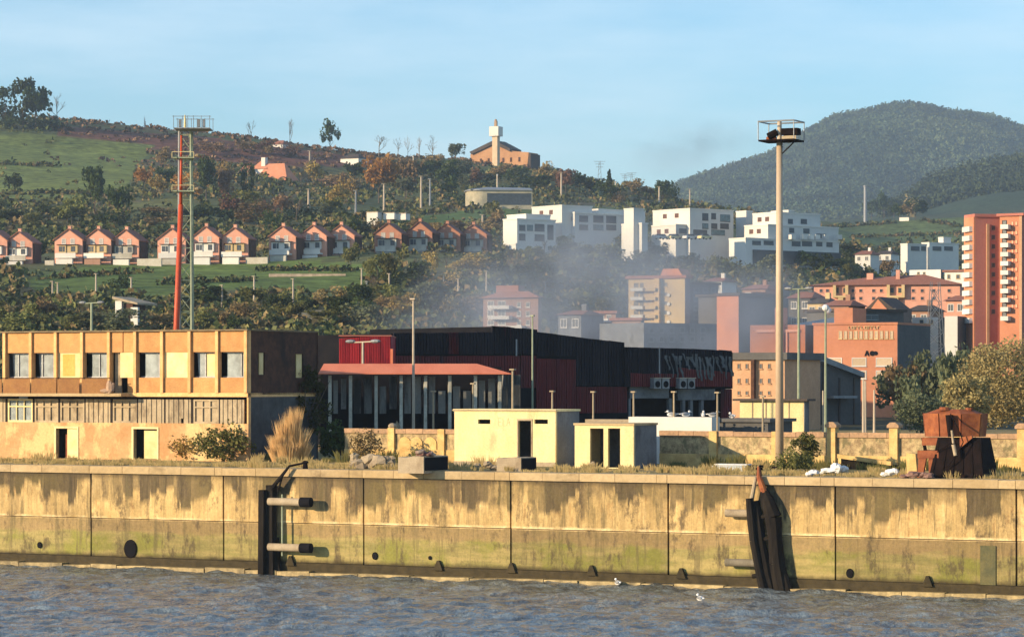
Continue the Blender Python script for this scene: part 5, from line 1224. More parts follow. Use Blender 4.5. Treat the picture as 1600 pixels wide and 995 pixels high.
for px0, px1, py0, py1, l in ((573, 590, 331, 347, 'white hut nearest the autumn tree on the hill road'), (599, 616, 332, 337, 'long white van-like hut above the brownish houses'), (618, 634, 333, 338, 'second white hut in line above the brownish houses')):
    Y = 760; b = B('white_hut', l, 'hut', px0, Y, QA, CAMZ + (HOR - py1) / F * Y); MB().box(0, b.u(px1), 0, 2.4, -1, b.z(px0, py0 + 1)).build('walls', M_white, b); MB().box(-.15, b.u(px1) + .15, -.15, 2.5, b.z(px0, py0 + 1), b.z(px0, py0)).build('roof', M_conc, b)
Y = 440; b = B('ruined_outbuilding', 'small roofed ruin with two pale wall stubs on the scrub slope left of the mast', 'outbuilding', 180, Y, QA, gz(180, Y))
MB().box(0, b.u(190), 0, .5, -1, b.z(185, 470)).box(b.u(204), b.u(215), 0, .5, -1, b.z(210, 480)).build('wall_stub', M_whitew, b)
MB().prism([(-.3, b.z(180, 467)), (b.u(217), b.z(217, 476)), (b.u(217), b.z(217, 473)), (-.3, b.z(180, 463))], -.4, 5).build('roof', M_conc, b); MB().box(b.u(190), b.u(204), .6, 4, -1, b.z(200, 474)).build('back_wall', M_dbrick, b)
Y = 540; b = B('small_shed', 'small shed with pale blue roof at the left frame edge below the houses', 'shed', 5, Y, QA, gz(5, Y)); MB().box(0, b.u(26), 0, 3, -1, b.z(5, 464)).build('walls', M_slate, b); MB().prism([(-.2, b.z(5, 466)), (b.u(27), b.z(5, 463)), (b.u(24), b.z(5, 457)), (.8, b.z(5, 461))], -.3, 3.2).build('roof', pm('pale_blue_sheet', (.42, .52, .52), (.5, .6, .6), 1), b)
Y = 2000; t = B('far_chimney', 'pale slim chimney standing on the far green hill', 'chimney', 1352, Y, 0, gz(1352, Y)); MB().cyl((0, 0, -5), (0, 0, t.z(1352, 292)), 1.5, 1.1, 10).build('shaft', M_galv, t); MB().cyl((0, 0, t.z(1352, 292)), (0, 0, t.z(1352, 290)), 1.6, 1.6, 10).build('rim', M_galv, t)
gwall('small white farmhouse on the green far hill', 1405, 1420, 343, 5, 1500, M_white, 'farmhouse', 'house')
def pylon(label, px, Y, py0, pyb):
    t = empty('pylon', ((px - 800) / F * Y, Y, CAMZ + (HOR - pyb) / F * Y), 0, label=label, cat='pylon', group='pylons on the ridge'); h = (pyb - py0) * Y / F
    mb = MB()
    for s in (-1, 1): mb.cyl((s * 1.1, 0, 0), (s * .25, 0, h), .16, .1, 4)
    for k in range(6):
        a = h * k / 6; b_ = h * (k + 1) / 6; s = 1 - (k / 6) * .75; mb.cyl((-1.1 * s, 0, a), (1.0 * s, 0, b_), .08, n=4)
    mb.build('lattice', M_galv, t)
    ar = MB()
    for q, w in ((.99, 2.6), (.9, 2.0), (.8, 1.6)): ar.cyl((-w, 0, h * q), (w, 0, h * q), .12, n=4)
    ar.build('cross_arm', M_galv, t)
pylon('tallest pylon on the ridge right of the hilltop building', 937, 1300, 252, 298); pylon('left of the two distant pylons right of the dark conifer', 977, 1500, 272, 300); pylon('right of the two distant pylons right of the dark conifer', 987, 1500, 270, 300)
# lamp posts over the slope
LG = 'pale lamp posts on the hillside'
for px, py0, pyb, l in ((82, 440, 474, 'left of a close pair of pale posts in the meadow at left'), (90, 442, 474, 'right of a close pair of pale posts in the meadow at left'), (150, 428, 462, 'pale post in the meadow below the first trio of houses'), (205, 434, 466, 'thin post below the right house of the first trio'),
        (347, 446, 488, 'thin post on the slope just right of the lattice mast'), (397, 432, 492, 'bright pale post on the scrub slope right of the lattice mast'), (458, 436, 486, 'pale post left of the grey retaining wall'), (482, 296, 326, 'pale post among trees under the red roofed villa'), (565, 420, 458, 'light post in the meadow left of the brown tree mass'),
        (573, 440, 470, 'dim post beside the light post in the meadow'), (608, 428, 468, 'pale post in the brown trees below the brownish houses'), (693, 428, 456, 'post in the dark trees under the last brownish house'), (716, 436, 466, 'post on the bushy slope left of the smoky flats'), (760, 424, 462, 'post rising beside the roof of the smoky flats'),
        (658, 276, 330, 'tallest pale post above the green bank over the brownish houses'), (672, 280, 322, 'dimmer post beside the tallest pale post above the green bank'), (600, 288, 334, 'pale post standing under the autumn tree'), (646, 244, 268, 'short post on the ridge right of the autumn tree'), (484, 236, 262, 'short post on the ridge right of the red roofed villa'),
        (777, 274, 312, 'lamp post in front of the round ended building'), (877, 270, 310, 'pale post among the brown trees right of the hilltop building'), (962, 284, 314, 'pale post beside the dark conifer on the ridge'), (945, 424, 452, 'dim post in the smoke left of the cream block'), (852, 440, 458, 'dim post in the smoke above the pink flats'),
        (556, 298, 334, 'dim post left of the autumn tree foot'), (754, 336, 362, 'pale post right above the end of the terrace'), (1030, 292, 322, 'left post on the ridge above the middle white flats'), (1078, 296, 322, 'right post on the ridge above the middle white flats')):
    Y = gpy(px, pyb); pole('lamp_post', l, 'lamp post', px, Y, py0, 0, .2 if Y < 700 else .42 if Y < 1100 else .45, M_steelp if px not in (573, 672, 945, 852, 556) else M_galv, LG, head='ball' if px in (777,) else 'cap')

# ---------------- vegetation ----------------
npr = np.random.default_rng(5)
def leafcloud(cl, n, leaf, flat=.0):
    "leaf quads scattered over clump shells; cl = rows (x,y,z,rx,ry,rz)"
    cl = np.asarray(cl); k = npr.integers(0, len(cl), n); d = npr.normal(size=(n, 3)); d /= np.linalg.norm(d, axis=1)[:, None]
    r = npr.uniform(.55, 1.08, (n, 1)); c = cl[k, :3] + d * cl[k, 3:] * r
    a = npr.normal(size=(n, 3)) + d * .0; a /= np.linalg.norm(a, axis=1)[:, None]
    b = np.cross(a, npr.normal(size=(n, 3))); b /= np.linalg.norm(b, axis=1)[:, None]
    s = leaf * npr.uniform(.5, 1.3, (n, 1)); a = a * s; b = b * s * .7
    V = np.stack([c - a - b * .3, c - b, c + a + b * .2, c + b], 1).reshape(-1, 3)
    return V, np.arange(n * 4).reshape(-1, 4)
def crownmesh(kind, dense=1.0, leaf=None):
    if kind == 'round':
        cl = []
        for i in range(20):
            d = npr.normal(size=3); d /= np.linalg.norm(d); q = npr.uniform(.3, 1)
            r = npr.uniform(.1, .2); cl.append((d[0] * .36 * q, d[1] * .36 * q, .58 + d[2] * .30 * q, r, r, r * .8))
        V, F_ = leafcloud(cl, int(900 * dense), leaf or .046)
    elif kind == 'tall':
        cl = []
        for i in range(20):
            z = npr.uniform(.22, .92); w = .24 * math.sin(math.pi * min(1, (z - .1) / .95)) + .04; t = npr.uniform(0, 6.3); r = npr.uniform(.08, .15)
            cl.append((w * math.cos(t), w * math.sin(t), z, r, r, r * 1.2))
        V, F_ = leafcloud(cl, int(800 * dense), leaf or .042)
    elif kind == 'conifer':
        cl = []
        for i in range(14):
            z = .12 + .84 * i / 14; w = .26 * (1 - (i / 14) ** .9) + .02
            for j in range(4): t = npr.uniform(0, 6.3); cl.append((w * .7 * math.cos(t), w * .7 * math.sin(t), z, w * .5, w * .5, .05))
        V, F_ = leafcloud(cl, int(850 * dense), leaf or .038)
    elif kind == 'bush':
        cl = [(npr.uniform(-.4, .4), npr.uniform(-.35, .35), npr.uniform(.1, .55), *(npr.uniform(.15, .3),) * 2, npr.uniform(.15, .35)) for i in range(12)]
        V, F_ = leafcloud(cl, int(600 * dense), leaf or .05)
    me = bpy.data.meshes.new('crown'); npmesh(me, V, F_); return me
def trunkmesh(h=.6, r=.022, seed=0):
    q = random.Random(seed); mb = MB(); p = Vector((0, 0, -.05)); top = Vector((q.uniform(-.03, .03), q.uniform(-.03, .03), h))
    mid = (p + top) / 2 + Vector((q.uniform(-.02, .02), 0, 0)); mb.cyl(p, mid, r, r * .75, 6).cyl(mid, top, r * .75, r * .4, 6)
    for i in range(5):
        t = q.uniform(.35, .95); a = q.uniform(0, 6.3); s = p.lerp(top, t); mb.cyl(s, s + Vector((.22 * math.cos(a), .22 * math.sin(a), .2)), r * .4, r * .12, 4)
    return mb.mesh('trunk')
def baremesh(seed, up=.0):
    q = random.Random(seed); mb = MB(); tw = MB()
    def grow(p, d, L, r, lv):
        e = p + d * L; mb.cyl(p, e, r, r * .6, 5 if lv < 2 else 3, False)
        if lv >= 4: return
        for i in range(3 if lv else 5):
            t = q.uniform(.45, 1) if lv else q.uniform(.35, 1); s = p + d * L * t
            nd = (d + Vector((q.gauss(0, .55), q.gauss(0, .55), q.gauss(.15 + up, .3)))).normalized()
            grow(s, nd, L * q.uniform(.45, .7), r * .55, lv + 1)
    grow(Vector((0, 0, -.03)), Vector((q.uniform(-.06, .06), 0, 1)).normalized(), .5, .018, 0)
    return mb.mesh('bare_branches')
CM = {k: [crownmesh(k) for _ in range(4)] for k in ('round', 'tall', 'conifer', 'bush')}
TM = [trunkmesh(seed=i) for i in range(4)]; BM_ = [baremesh(i, .3 if i % 2 else 0) for i in range(5)]
L_dark = leafmat('dark_green_leaves', (.050, .068, .022), (.026, .040, .014)); L_ol = leafmat('olive_leaves', (.16, .16, .055), (.09, .10, .035))
L_br = leafmat('brown_autumn_leaves', (.23, .165, .08), (.15, .115, .055)); L_or = leafmat('orange_autumn_leaves', (.36, .19, .055), (.22, .12, .04))
L_gr = leafmat('grey_green_leaves', (.11, .12, .065), (.065, .075, .045)); L_bk = pm('bark', (.13, .10, .075), (.08, .06, .045), 3); L_bkg = pm('grey_bark', (.24, .21, .17), (.17, .15, .12), 3)
L_rd = leafmat('russet_leaves', (.20, .115, .07), (.13, .08, .045))
L_gold = leafmat('golden_leaves', (.30, .22, .07), (.2, .14, .05))
LM = {'dark green': L_dark, 'olive': L_ol, 'brown': L_br, 'orange': L_or, 'grey green': L_gr, 'russet': L_rd, 'golden': L_gold}
def tree(label, px, pyb, hpx, wpx, col, kind='round', Y=None, group=None, name=None, zb=None):
    Y = Y or gpy(px, pyb); z = zb if zb is not None else CAMZ + (HOR - pyb) / F * Y
    if zb is None: z = min(z, gz(px, Y) + .5)
    h = (HOR - (pyb - hpx)) / F * Y + CAMZ - z; w = wpx / F * Y
    nm = name or {'conifer': 'conifer_tree', 'bush': 'bush', 'bare': 'bare_tree'}.get(kind, 'leafy_tree')
    t = empty(nm, ((px - 800) / F * Y, Y, z), rnd.uniform(0, 6.28), label=label, cat='bush' if kind == 'bush' else 'tree', group=group)
    i = rnd.randrange(4)
    if kind == 'bare':
        m_ = BM_[rnd.randrange(5)]; o = link('branches', m_, L_bkg if col == 'grey' else L_bk, t); o.scale = (w * 1.3, w * 1.3, h * .95)
    else:
        k = {'round': .95, 'tall': .68, 'conifer': .6, 'bush': 1.1}[kind]
        o = link('crown', CM[kind][i], LM[col], t); o.scale = (w / k, w / k, h)
        if kind != 'bush': q = link('trunk', TM[i], L_bk, t); q.scale = (h * .6, h * .6, h)
    return t
# trees named one by one
T = [('tall dark bushy tree, biggest on the left skyline', 56, 203, 84, 62, 'dark green', 'round'), ('dark rounded tree joined to the left of the biggest skyline tree', 36, 203, 78, 44, 'dark green', 'tall'), ('dark tree at the far left skyline beside the biggest one', 8, 200, 66, 50, 'dark green', 'tall'),
     ('sparse bare tree at the right side of the skyline clump', 90, 198, 52, 40, 'x', 'bare'), ('low dark shrub under the left skyline clump', 66, 202, 34, 70, 'dark green', 'bush'), ('low dark shrub at the left end of the skyline clump', 12, 202, 26, 50, 'dark green', 'bush'),
     ('tiny pointed tree alone on the bare left ridge', 226, 195, 20, 20, 'grey green', 'conifer'), ('thin bare tree on the ridge right of the lattice mast top', 393, 228, 48, 22, 'x', 'bare'), ('second thin bare tree on the ridge with a bushy top', 453, 235, 60, 26, 'x', 'bare'),
     ('wind bent dark tree on the ridge right of the two thin bare trees', 516, 240, 52, 30, 'dark green', 'tall'), ('bare grey tree on the skyline directly behind the orange autumn tree', 592, 246, 42, 40, 'grey', 'bare'), ('first of the pale bare trees right of the autumn tree', 622, 248, 34, 24, 'grey', 'bare'),
     ('second pale bare tree on the skyline right of the autumn tree', 637, 250, 38, 22, 'grey', 'bare'), ('third pale bare tree on the skyline right of the autumn tree', 655, 250, 44, 30, 'grey', 'bare'), ('fourth pale bare tree on the skyline right of the autumn tree', 676, 250, 45, 32, 'grey', 'bare'), ('dark scrubby tree left of the hilltop building', 712, 252, 32, 40, 'grey green', 'round'),
     ('large orange autumn tree on the upper slope', 592, 318, 92, 84, 'orange', 'round'), ('russet tree leaning against the autumn tree', 635, 310, 70, 60, 'brown', 'round'), ('dark round tree alone in the upper left green field', 22, 304, 40, 36, 'dark green', 'round'),
     ('big dark rounded tree at the right end of the upper left field', 148, 338, 90, 52, 'dark green', 'round'), ('dark tree just right of the big rounded field tree', 186, 350, 75, 46, 'dark green', 'round'), ('olive tree before the big rounded field tree', 112, 352, 52, 56, 'olive', 'round'), ('orange brown tree by the hill house left of the mast', 226, 300, 48, 40, 'orange', 'round'),
     ('dark tree mass right behind the orange tube of the mast', 262, 300, 48, 46, 'dark green', 'round'), ('tall dark tree right of the lattice mast', 322, 318, 84, 46, 'dark green', 'round'), ('russet tree left of the red roofed villa', 352, 318, 60, 40, 'russet', 'round'), ('dark evergreen in front of the red roofed villa', 388, 318, 64, 22, 'dark green', 'tall'),
     ('golden olive tree on the hill in the middle of the slope', 528, 332, 50, 46, 'golden', 'round'), ('narrow dark conifer on the ridge right of the tall pylon', 952, 316, 54, 22, 'dark green', 'conifer'), ('brown tree right of the hilltop building', 850, 300, 52, 50, 'brown', 'round'), ('second brown tree right of the hilltop building', 884, 302, 44, 40, 'russet', 'round'),
     ('olive bush before the third trio of houses', 548, 424, 52, 40, 'olive', 'round'), ('tall olive tree before the left brownish house', 610, 450, 70, 44, 'olive', 'round'), ('round dark bush in the meadow under the first trio of houses', 184, 452, 34, 46, 'dark green', 'bush'), ('dark trees between the second house and the first trio', 60, 410, 40, 40, 'dark green', 'round'),
     ('dark block of ivy covered trees at the right end of the ridge', 1036, 318, 42, 40, 'dark green', 'round'), ('pair-like rounded brown tree behind the brick terrace roof', 1388, 436, 34, 40, 'brown', 'round'), ('small tree left of the rounded brown tree behind the brick terrace', 1326, 436, 28, 24, 'olive', 'round'), ('olive tree at the far end of the parked cars', 1005, 400, 45, 34, 'olive', 'round'),
     ('large olive tree covering the left white flats', 885, 396, 36, 42, 'olive', 'round'), ('olive tree under the right of the left white flats', 975, 398, 36, 40, 'olive', 'round'), ('dark green tree left of the round ended building', 700, 302, 60, 50, 'dark green', 'round'), ('olive tree standing before the round ended building', 772, 352, 46, 40, 'olive', 'round')]
for l, px, pyb, h, w, c, k in T: tree(l, px, pyb, h, w, c, k)
ORD = ['first', 'second', 'third', 'fourth', 'fifth', 'sixth', 'seventh', 'eighth', 'ninth', 'tenth', 'eleventh', 'twelfth', 'thirteenth', 'fourteenth', 'fifteenth', 'sixteenth', 'seventeenth', 'eighteenth', 'nineteenth', 'twentieth', 'twenty-first', 'twenty-second', 'twenty-third', 'twenty-fourth', 'twenty-fifth', 'twenty-sixth', 'twenty-seventh', 'twenty-eighth', 'twenty-ninth', 'thirtieth']
Z_ = [('on the slope left of the autumn tree', 236, 570, lambda p: 262 + 55 * rnd.random(), 26, (26, 46), (28, 50), ('dark green', 'brown', 'golden', 'russet', 'orange', 'olive'), 'round'),
      ('just below the ridge right of the mast', 300, 560, lambda p: 232 + (p - 300) * .07 + 16 * rnd.random(), 16, (16, 26), (24, 44), ('brown', 'russet', 'grey green', 'brown'), 'round'),
      ('in the belt above the gabled terrace', 210, 590, lambda p: 338 + 20 * rnd.random(), 26, (24, 42), (30, 52), ('dark green', 'olive', 'brown', 'dark green', 'grey green'), 'round'),
      ('in the belt above the leftmost houses', -20, 210, lambda p: 338 + 22 * rnd.random(), 16, (22, 34), (34, 54), ('dark green', 'olive', 'dark green', 'brown'), 'round'),
      ('between autumn tree and hilltop building', 600, 740, lambda p: 268 + 45 * rnd.random(), 20, (30, 46), (32, 50), ('dark green', 'dark green', 'brown', 'grey green'), 'round'),
      ('on the ridge right of the hilltop building', 740, 1060, lambda p: 286 + 26 * rnd.random() + max(0, (p - 900) * .1), 28, (18, 32), (26, 44), ('dark green', 'brown', 'russet', 'dark green'), 'round'),
      ('just above the brownish houses', 580, 790, lambda p: 352 + 22 * rnd.random(), 16, (20, 34), (26, 42), ('olive', 'brown', 'dark green'), 'round'),
      ('in the wood below the brownish houses', 575, 800, lambda p: 418 + 34 * rnd.random(), 28, (26, 44), (28, 48), ('olive', 'brown', 'golden', 'dark green'), 'round'),
      ('in the wood behind the crimson annexe', 560, 770, lambda p: 468 + 50 * rnd.random(), 28, (30, 52), (34, 56), ('olive', 'brown', 'golden', 'grey green'), 'round'),
      ('above the derelict building roof', -20, 270, lambda p: 492 + 38 * rnd.random(), 28, (26, 40), (34, 60), ('brown', 'olive', 'brown', 'grey green'), 'round'),
      ('between the mast and crimson annexe', 300, 580, lambda p: 478 + 48 * rnd.random(), 28, (28, 44), (34, 60), ('olive', 'dark green', 'brown', 'dark green'), 'round'),
      ('below the left white flats', 795, 1010, lambda p: 410 + 48 * rnd.random(), 28, (22, 38), (30, 50), ('dark green', 'grey green', 'olive', 'dark green'), 'round'),
      ('below the middle and right flats', 1005, 1330, lambda p: 402 + 46 * rnd.random(), 30, (20, 34), (30, 50), ('dark green', 'grey green', 'dark green', 'olive'), 'round'),
      ('in the hedge right under the middle flats', 1015, 1150, lambda p: 398 + 6 * rnd.random(), 16, (20, 23), (26, 34), ('dark green', 'grey green'), 'round'),
      ('in the hedge right under the left flats', 812, 980, lambda p: 400 + 8 * rnd.random(), 18, (22, 30), (28, 36), ('dark green', 'olive', 'grey green'), 'round'),
      ('around the smoky pink apartment block', 840, 985, lambda p: 478 + 44 * rnd.random(), 18, (22, 36), (30, 48), ('grey green', 'olive', 'dark green'), 'round'),
      ('behind the long brick terrace', 1310, 1505, lambda p: 404 + 22 * rnd.random(), 20, (14, 26), (24, 40), ('dark green', 'dark green', 'grey green'), 'round'),
      ('on the crest of the far green hill', 1360, 1440, lambda p: 338 + 8 * rnd.random(), 12, (24, 44), (22, 34), ('dark green', 'dark green', 'brown'), 'round'),
      ('beside the red hall right edge', 1395, 1500, lambda p: 610 + 40 * rnd.random(), 14, (84, 118), (48, 74), ('grey green', 'brown', 'grey green'), 'round')]
for ph, p0, p1, fb, n, hr, wr, cols, kd in Z_:
    n = max(8, int(n * .6)); hr = (hr[0] * 1.08, hr[1] * 1.15); wr = (wr[0] * 1.15, wr[1] * 1.25)
    it = sorted((p0 + (p1 - p0) * (i + rnd.random()) / n) for i in range(n))
    for i, p in enumerate(it):
        by = fb(p)
        for _k in range(25):
          if not any(a < p < b_ and y0 < by < y1 for a, b_, y0, y1 in ((355, 460, 262, 340), (518, 570, 238, 290), (722, 840, 300, 350), (560, 640, 330, 372))): break
          by += 6
        c = rnd.choice(cols); Yf = rnd.uniform(262, 330) if 'red hall' in ph else None
        if Yf: tree(f'{ORD[i]} tree from the left, {ph}, {c}', p, HOR + (CAMZ - QZ) * F / Yf, rnd.uniform(*hr) * 1.1, rnd.uniform(*wr), c, kd, Y=Yf, group='trees ' + ph, zb=QZ)
        else: tree(f'{ORD[i]} tree from the left, {ph}, {c}', p, by, rnd.uniform(*hr), rnd.uniform(*wr), c, rnd.choice((kd, kd, kd, 'tall', 'bare', 'bush')), group='trees ' + ph)
# near vegetation
def bigcrown(name, label, cat, px, Y, w, h, col, n, leaf, zb=QZ, squash=1, trunk=True, lo=.25):
    t = empty(name, ((px - 800) / F * Y, Y, zb), 0, label=label, cat=cat); cl = []
    for i in range(46):
        d = npr.normal(size=3); d /= np.linalg.norm(d); q = npr.uniform(.5, 1) ; r = npr.uniform(.08, .17) * w
        cl.append((d[0] * w * .38 * q, d[1] * w * .38 * q * squash, max(r * .5, h * (lo + (1 - lo) / 2) + d[2] * h * (1 - lo) * .4 * q), r, r, r * .8))
    V, F_ = leafcloud(cl, n, leaf); me = bpy.data.meshes.new('crown'); npmesh(me, V, F_); link('crown', me, col, t)
    if trunk:
        mb = MB(); mb.cyl((0, 0, -.2), (0, 0, h * .3), w * .035, w * .025, 8)
        for i in range(9):
            a = 2 * math.pi * i / 9; q = npr.uniform(.2, .36); e = Vector((w * q * math.cos(a), w * q * math.sin(a) * squash, h * npr.uniform(.5, .85))); m_ = Vector((e.x * .35, e.y * .35, h * .4))
            mb.cyl((0, 0, h * .22), m_, w * .018, w * .012, 5).cyl(m_, e, w * .012, w * .004, 5)
        mb.build('trunk', L_bk, t)
    return t
bigcrown('leafy_tree', 'large yellow olive tree filling the right edge behind the wall', 'tree', 1572, 235, 12.0, 9.4, leafmat('yellow_olive_leaves', (.36, .30, .13), (.22, .19, .08)), 15000, .13, lo=0, trunk=False)
bigcrown('leafy_tree', 'smaller yellow olive tree in front of the large one at the right edge', 'tree', 1512, 226, 5.2, 6.4, leafmat('yellow_olive_leaves', None, None), 6000, .13, lo=0, trunk=False)
bigcrown('leafy_tree', 'grey green tree behind the wall between the red hall and the yellow olive tree', 'tree', 1440, 250, 5.5, 4.4, L_gr, 4000, .13, lo=.05)
bigcrown('climbing_tree', 'dark straggling tree covered in creeper against the shaded end of the derelict building', 'tree', 474, 181, 4.8, 6.6, leafmat('creeper_leaves', (.055, .055, .02), (.03, .032, .014)), 3600, .13, lo=.05)
bigcrown('climbing_plant', 'creeper growing up the dark end wall of the derelict building', 'creeper', 440, 180.5, 3.2, 5.2, leafmat('creeper_leaves', None, None), 1600, .12, lo=.35)
bigcrown('bush', 'dark bush at the foot of the shaded end of the derelict building', 'bush', 522, 178, 2.6, 2.6, L_dark, 1400, .12, trunk=False, lo=0)
bigcrown('bush', 'olive bush on the slope before the right end of the derelict building', 'bush', 352, 175, 4.4, 2.2, L_ol, 2400, .11, trunk=False, lo=0)
bigcrown('bush', 'golden bush left of the olive bush before the derelict building', 'bush', 300, 177, 3.2, 1.7, L_gold, 1500, .1, trunk=False, lo=0)
bigcrown('bush', 'green ivy bush over the wall just right of the lamp mast', 'bush', 1258, 157, 1.9, 2.4, L_ol, 1500, .09, trunk=False, lo=0, squash=.4)
bigcrown('bush', 'low green weeds at the foot of the wall right of the lamp mast', 'bush', 1240, 154, 2.8, 1.1, L_ol, 1100, .08, trunk=False, lo=0)
bigcrown('bush', 'ivy clump on the left wall stretch beside the dark tree', 'bush', 572, 171, 2.4, 2.3, L_br, 900, .09, trunk=False, lo=0, squash=.4)
def blades(name, items, n, col, kind=None, label=None, cat=None, wd=.015):
    "upright grass blades round the given points (x,y,z,radius,height,lean)"
    it = np.array(items); k = npr.integers(0, len(it), n); a = npr.uniform(0, 6.283, n); q = np.sqrt(npr.random(n)) * it[k, 3]
    b = np.stack([it[k, 0] + q * np.cos(a), it[k, 1] + q * np.sin(a), it[k, 2] - .03], 1); h = it[k, 4] * npr.uniform(.5, 1.15, n); le = it[k, 5] * h
    d = np.stack([np.cos(a) * le * npr.random(n), np.sin(a) * le * npr.random(n), h], 1); s = np.stack([np.full(n, wd), np.zeros(n), np.zeros(n)], 1) * npr.uniform(.7, 1.5, (n, 1))
    m_ = b + d * .55; m_[:, 2] += .1 * h
    V = np.stack([b - s, b + s, m_ + s * .8, b + d, m_ - s * .8], 1).reshape(-1, 3)
    me = bpy.data.meshes.new(name); npmesh(me, V, np.arange(n * 5).reshape(-1, 5)); o = link(name, me, col); tag(o, label, cat, None, kind); return o
p = ((452 - 800) / F * 174, 174.0, QZ)
pg = [(p[0] + dx, p[1] + dy, p[2], r, h, l) for dx, dy, r, h, l in ((-.5, 0, .3, 1.5, .5), (-.2, .2, .35, 2.3, .3), (.15, 0, .3, 2.7, .2), (.5, .1, .3, 1.9, .45), (0, -.3, .5, 1.2, .6), (.8, 0, .2, 1.1, .6), (-.8, 0, .2, .9, .6), (.3, .2, .15, 3.0, .15))]
blades('pampas_grass', pg, 4400, leafmat('straw', (.62, .42, .2), (.5, .3, .13)), None, 'tall golden clump of pampas grass before the shaded end of the derelict building', 'grass clump', .022)
gs = []
for i in range(520):
    u_ = rnd.uniform(-34, 75); v_ = abs(rnd.gauss(0, 3.2)) + 1.3; q = qp(u_, v_, QZ); r_ = PX(q[0], q[1])
    if 12 < v_ + 0 or (690 < r_ < 1035 and v_ > 10): continue
    hh = rnd.uniform(.08, .4) * (1.7 if v_ > 8 else 1) * rnd.choice((.5, 1, 1, 1.4)); gs.append((q[0], q[1], q[2], rnd.uniform(.25, .8), hh, .5))
blades('dry_grass', gs, 34000, leafmat('dry_grass_blades', (.56, .42, .18), (.30, .27, .10)), 'stuff', 'dry straw coloured grass and weeds along the quay edge', 'grass', .02)
gs2 = [(*qp(rnd.uniform(-34, 75), 14.6 - abs(rnd.gauss(0, .9)), QZ), .5, rnd.uniform(.25, .8), .4) for i in range(160)]
gs2 = [g0 for g0 in gs2 if not (0 < PX(g0[0], g0[1]) < 395) and not (695 < PX(g0[0], g0[1]) < 1028)]
blades('green_weeds', gs2, 9000, leafmat('weed_blades', (.13, .13, .045), (.2, .16, .06)), 'stuff', 'green weeds at the foot of the perimeter wall', 'weeds', .022)

# scrub over the slopes and the forest on the mountain: uncountable
def scatter(name, px, Y, rad, hgt, colf, nleaf, mat, label, attr=True):
    n = len(px); z = terr(px, Y); X = (px - 800) / F * Y
    d = npr.normal(size=(n, nleaf, 3)); d /= np.linalg.norm(d, axis=2)[..., None]; d[..., 2] = np.abs(d[..., 2])
    c = np.stack([X, Y, z], 1)[:, None, :] + d * np.stack([rad, rad, hgt], 1)[:, None, :] * npr.uniform(.6, 1.05, (n, nleaf, 1))
    a = npr.normal(size=(n, nleaf, 3)); a /= np.linalg.norm(a, axis=2)[..., None]; b = np.cross(a, npr.normal(size=(n, nleaf, 3))); b /= np.linalg.norm(b, axis=2)[..., None]
    s = (rad * .42)[:, None, None]; a *= s; b *= s * .8
    V = np.stack([c - a, c + b, c + a * .9 - b * .2, c - b], 2).reshape(-1, 3)
    me = bpy.data.meshes.new(name); npmesh(me, V, np.arange(n * nleaf * 4).reshape(-1, 4))
    col = np.repeat(colf, nleaf * 4, axis=0); ca = me.color_attributes.new('cover', 'FLOAT_COLOR', 'POINT'); ca.data.foreach_set('color', np.concatenate([col, np.ones((len(col), 1))], 1).astype(np.float32).ravel())
    o = link(name, me, mat); tag(o, label, name.replace('_', ' '), None, 'stuff'); return o
n = 24000; Yr = np.exp(npr.uniform(math.log(345), math.log(1500), n)); pr = npr.uniform(-500, 2100, n); zr = terr(pr, Yr); pyr = HOR - (zr - CAMZ) * F / Yr
colr, gm = cover(pr, Yr, zr); keep = ~gm | (npr.random(n) < .06)
for a, b_, y0, y1 in ((-100, 780, 396, 424), (780, 1320, 350, 402), (40, 560, 404, 462)): keep &= ~((pr > a) & (pr < b_) & (pyr > y0) & (pyr < y1) & (npr.random(n) < .8))
pal = np.array([(.055, .072, .024), (.11, .12, .04), (.19, .14, .065), (.10, .11, .045), (.14, .13, .05)])
cc = pal[npr.integers(0, 5, n)] * npr.uniform(.7, 1.3, (n, 1)); ru = (Yr > 1080) & (pyr < 262) & (pr > 80); cc[ru] = np.array((.16, .10, .06)) * npr.uniform(.6, 1.3, (ru.sum(), 1))
rd_ = npr.uniform(.8, 2.3, n) * (Yr / 800) ** .35; hh = rd_ * npr.uniform(.7, 1.4, n); hh[ru] *= .45
k = keep; M_scr = vcolmat('scrub_foliage', 'cover', sc=.8)
scatter('hillside_scrub', pr[k], Yr[k], rd_[k], hh[k], cc[k], 9, M_scr, 'brown and olive scrub covering the hillside between the houses')
hp = []
for (xa, ya, xb, yb, k) in ((1330, 372, 1520, 366, 70), (1290, 357, 1400, 350, 50), (1440, 345, 1530, 362, 40), (60, 302, 160, 306, 60), (-60, 255, 90, 262, 40), (-60, 306, 60, 304, 50), (60, 438, 240, 426, 50), (400, 424, 560, 424, 50), (250, 446, 400, 440, 50)):
    for i in range(k):
        t = (i + npr.random() * .8) / k; px_ = xa + (xb - xa) * t; hp.append((px_, gpy(px_, ya + (yb - ya) * t + npr.normal() * .6)))
hp = np.array(hp); nh = len(hp); r_ = npr.uniform(.6, 1.5, nh) * (hp[:, 1] / 700) ** .5
scatter('field_hedges', hp[:, 0], hp[:, 1], r_, r_ * 1.1, pal[npr.integers(0, 5, nh)] * .8, 10, M_scr, 'broken hedge lines crossing the green fields')
n = 80000; Yr = npr.uniform(3000, 4700, n); pr = npr.uniform(850, 2500, n); keep = (npr.random(n) < np.clip((pr - 1030) / 160, .6, 1)); tt = fbm((pr - 800) / F * Yr / 200, Yr / 200, 3, 12); keep &= tt > -.34
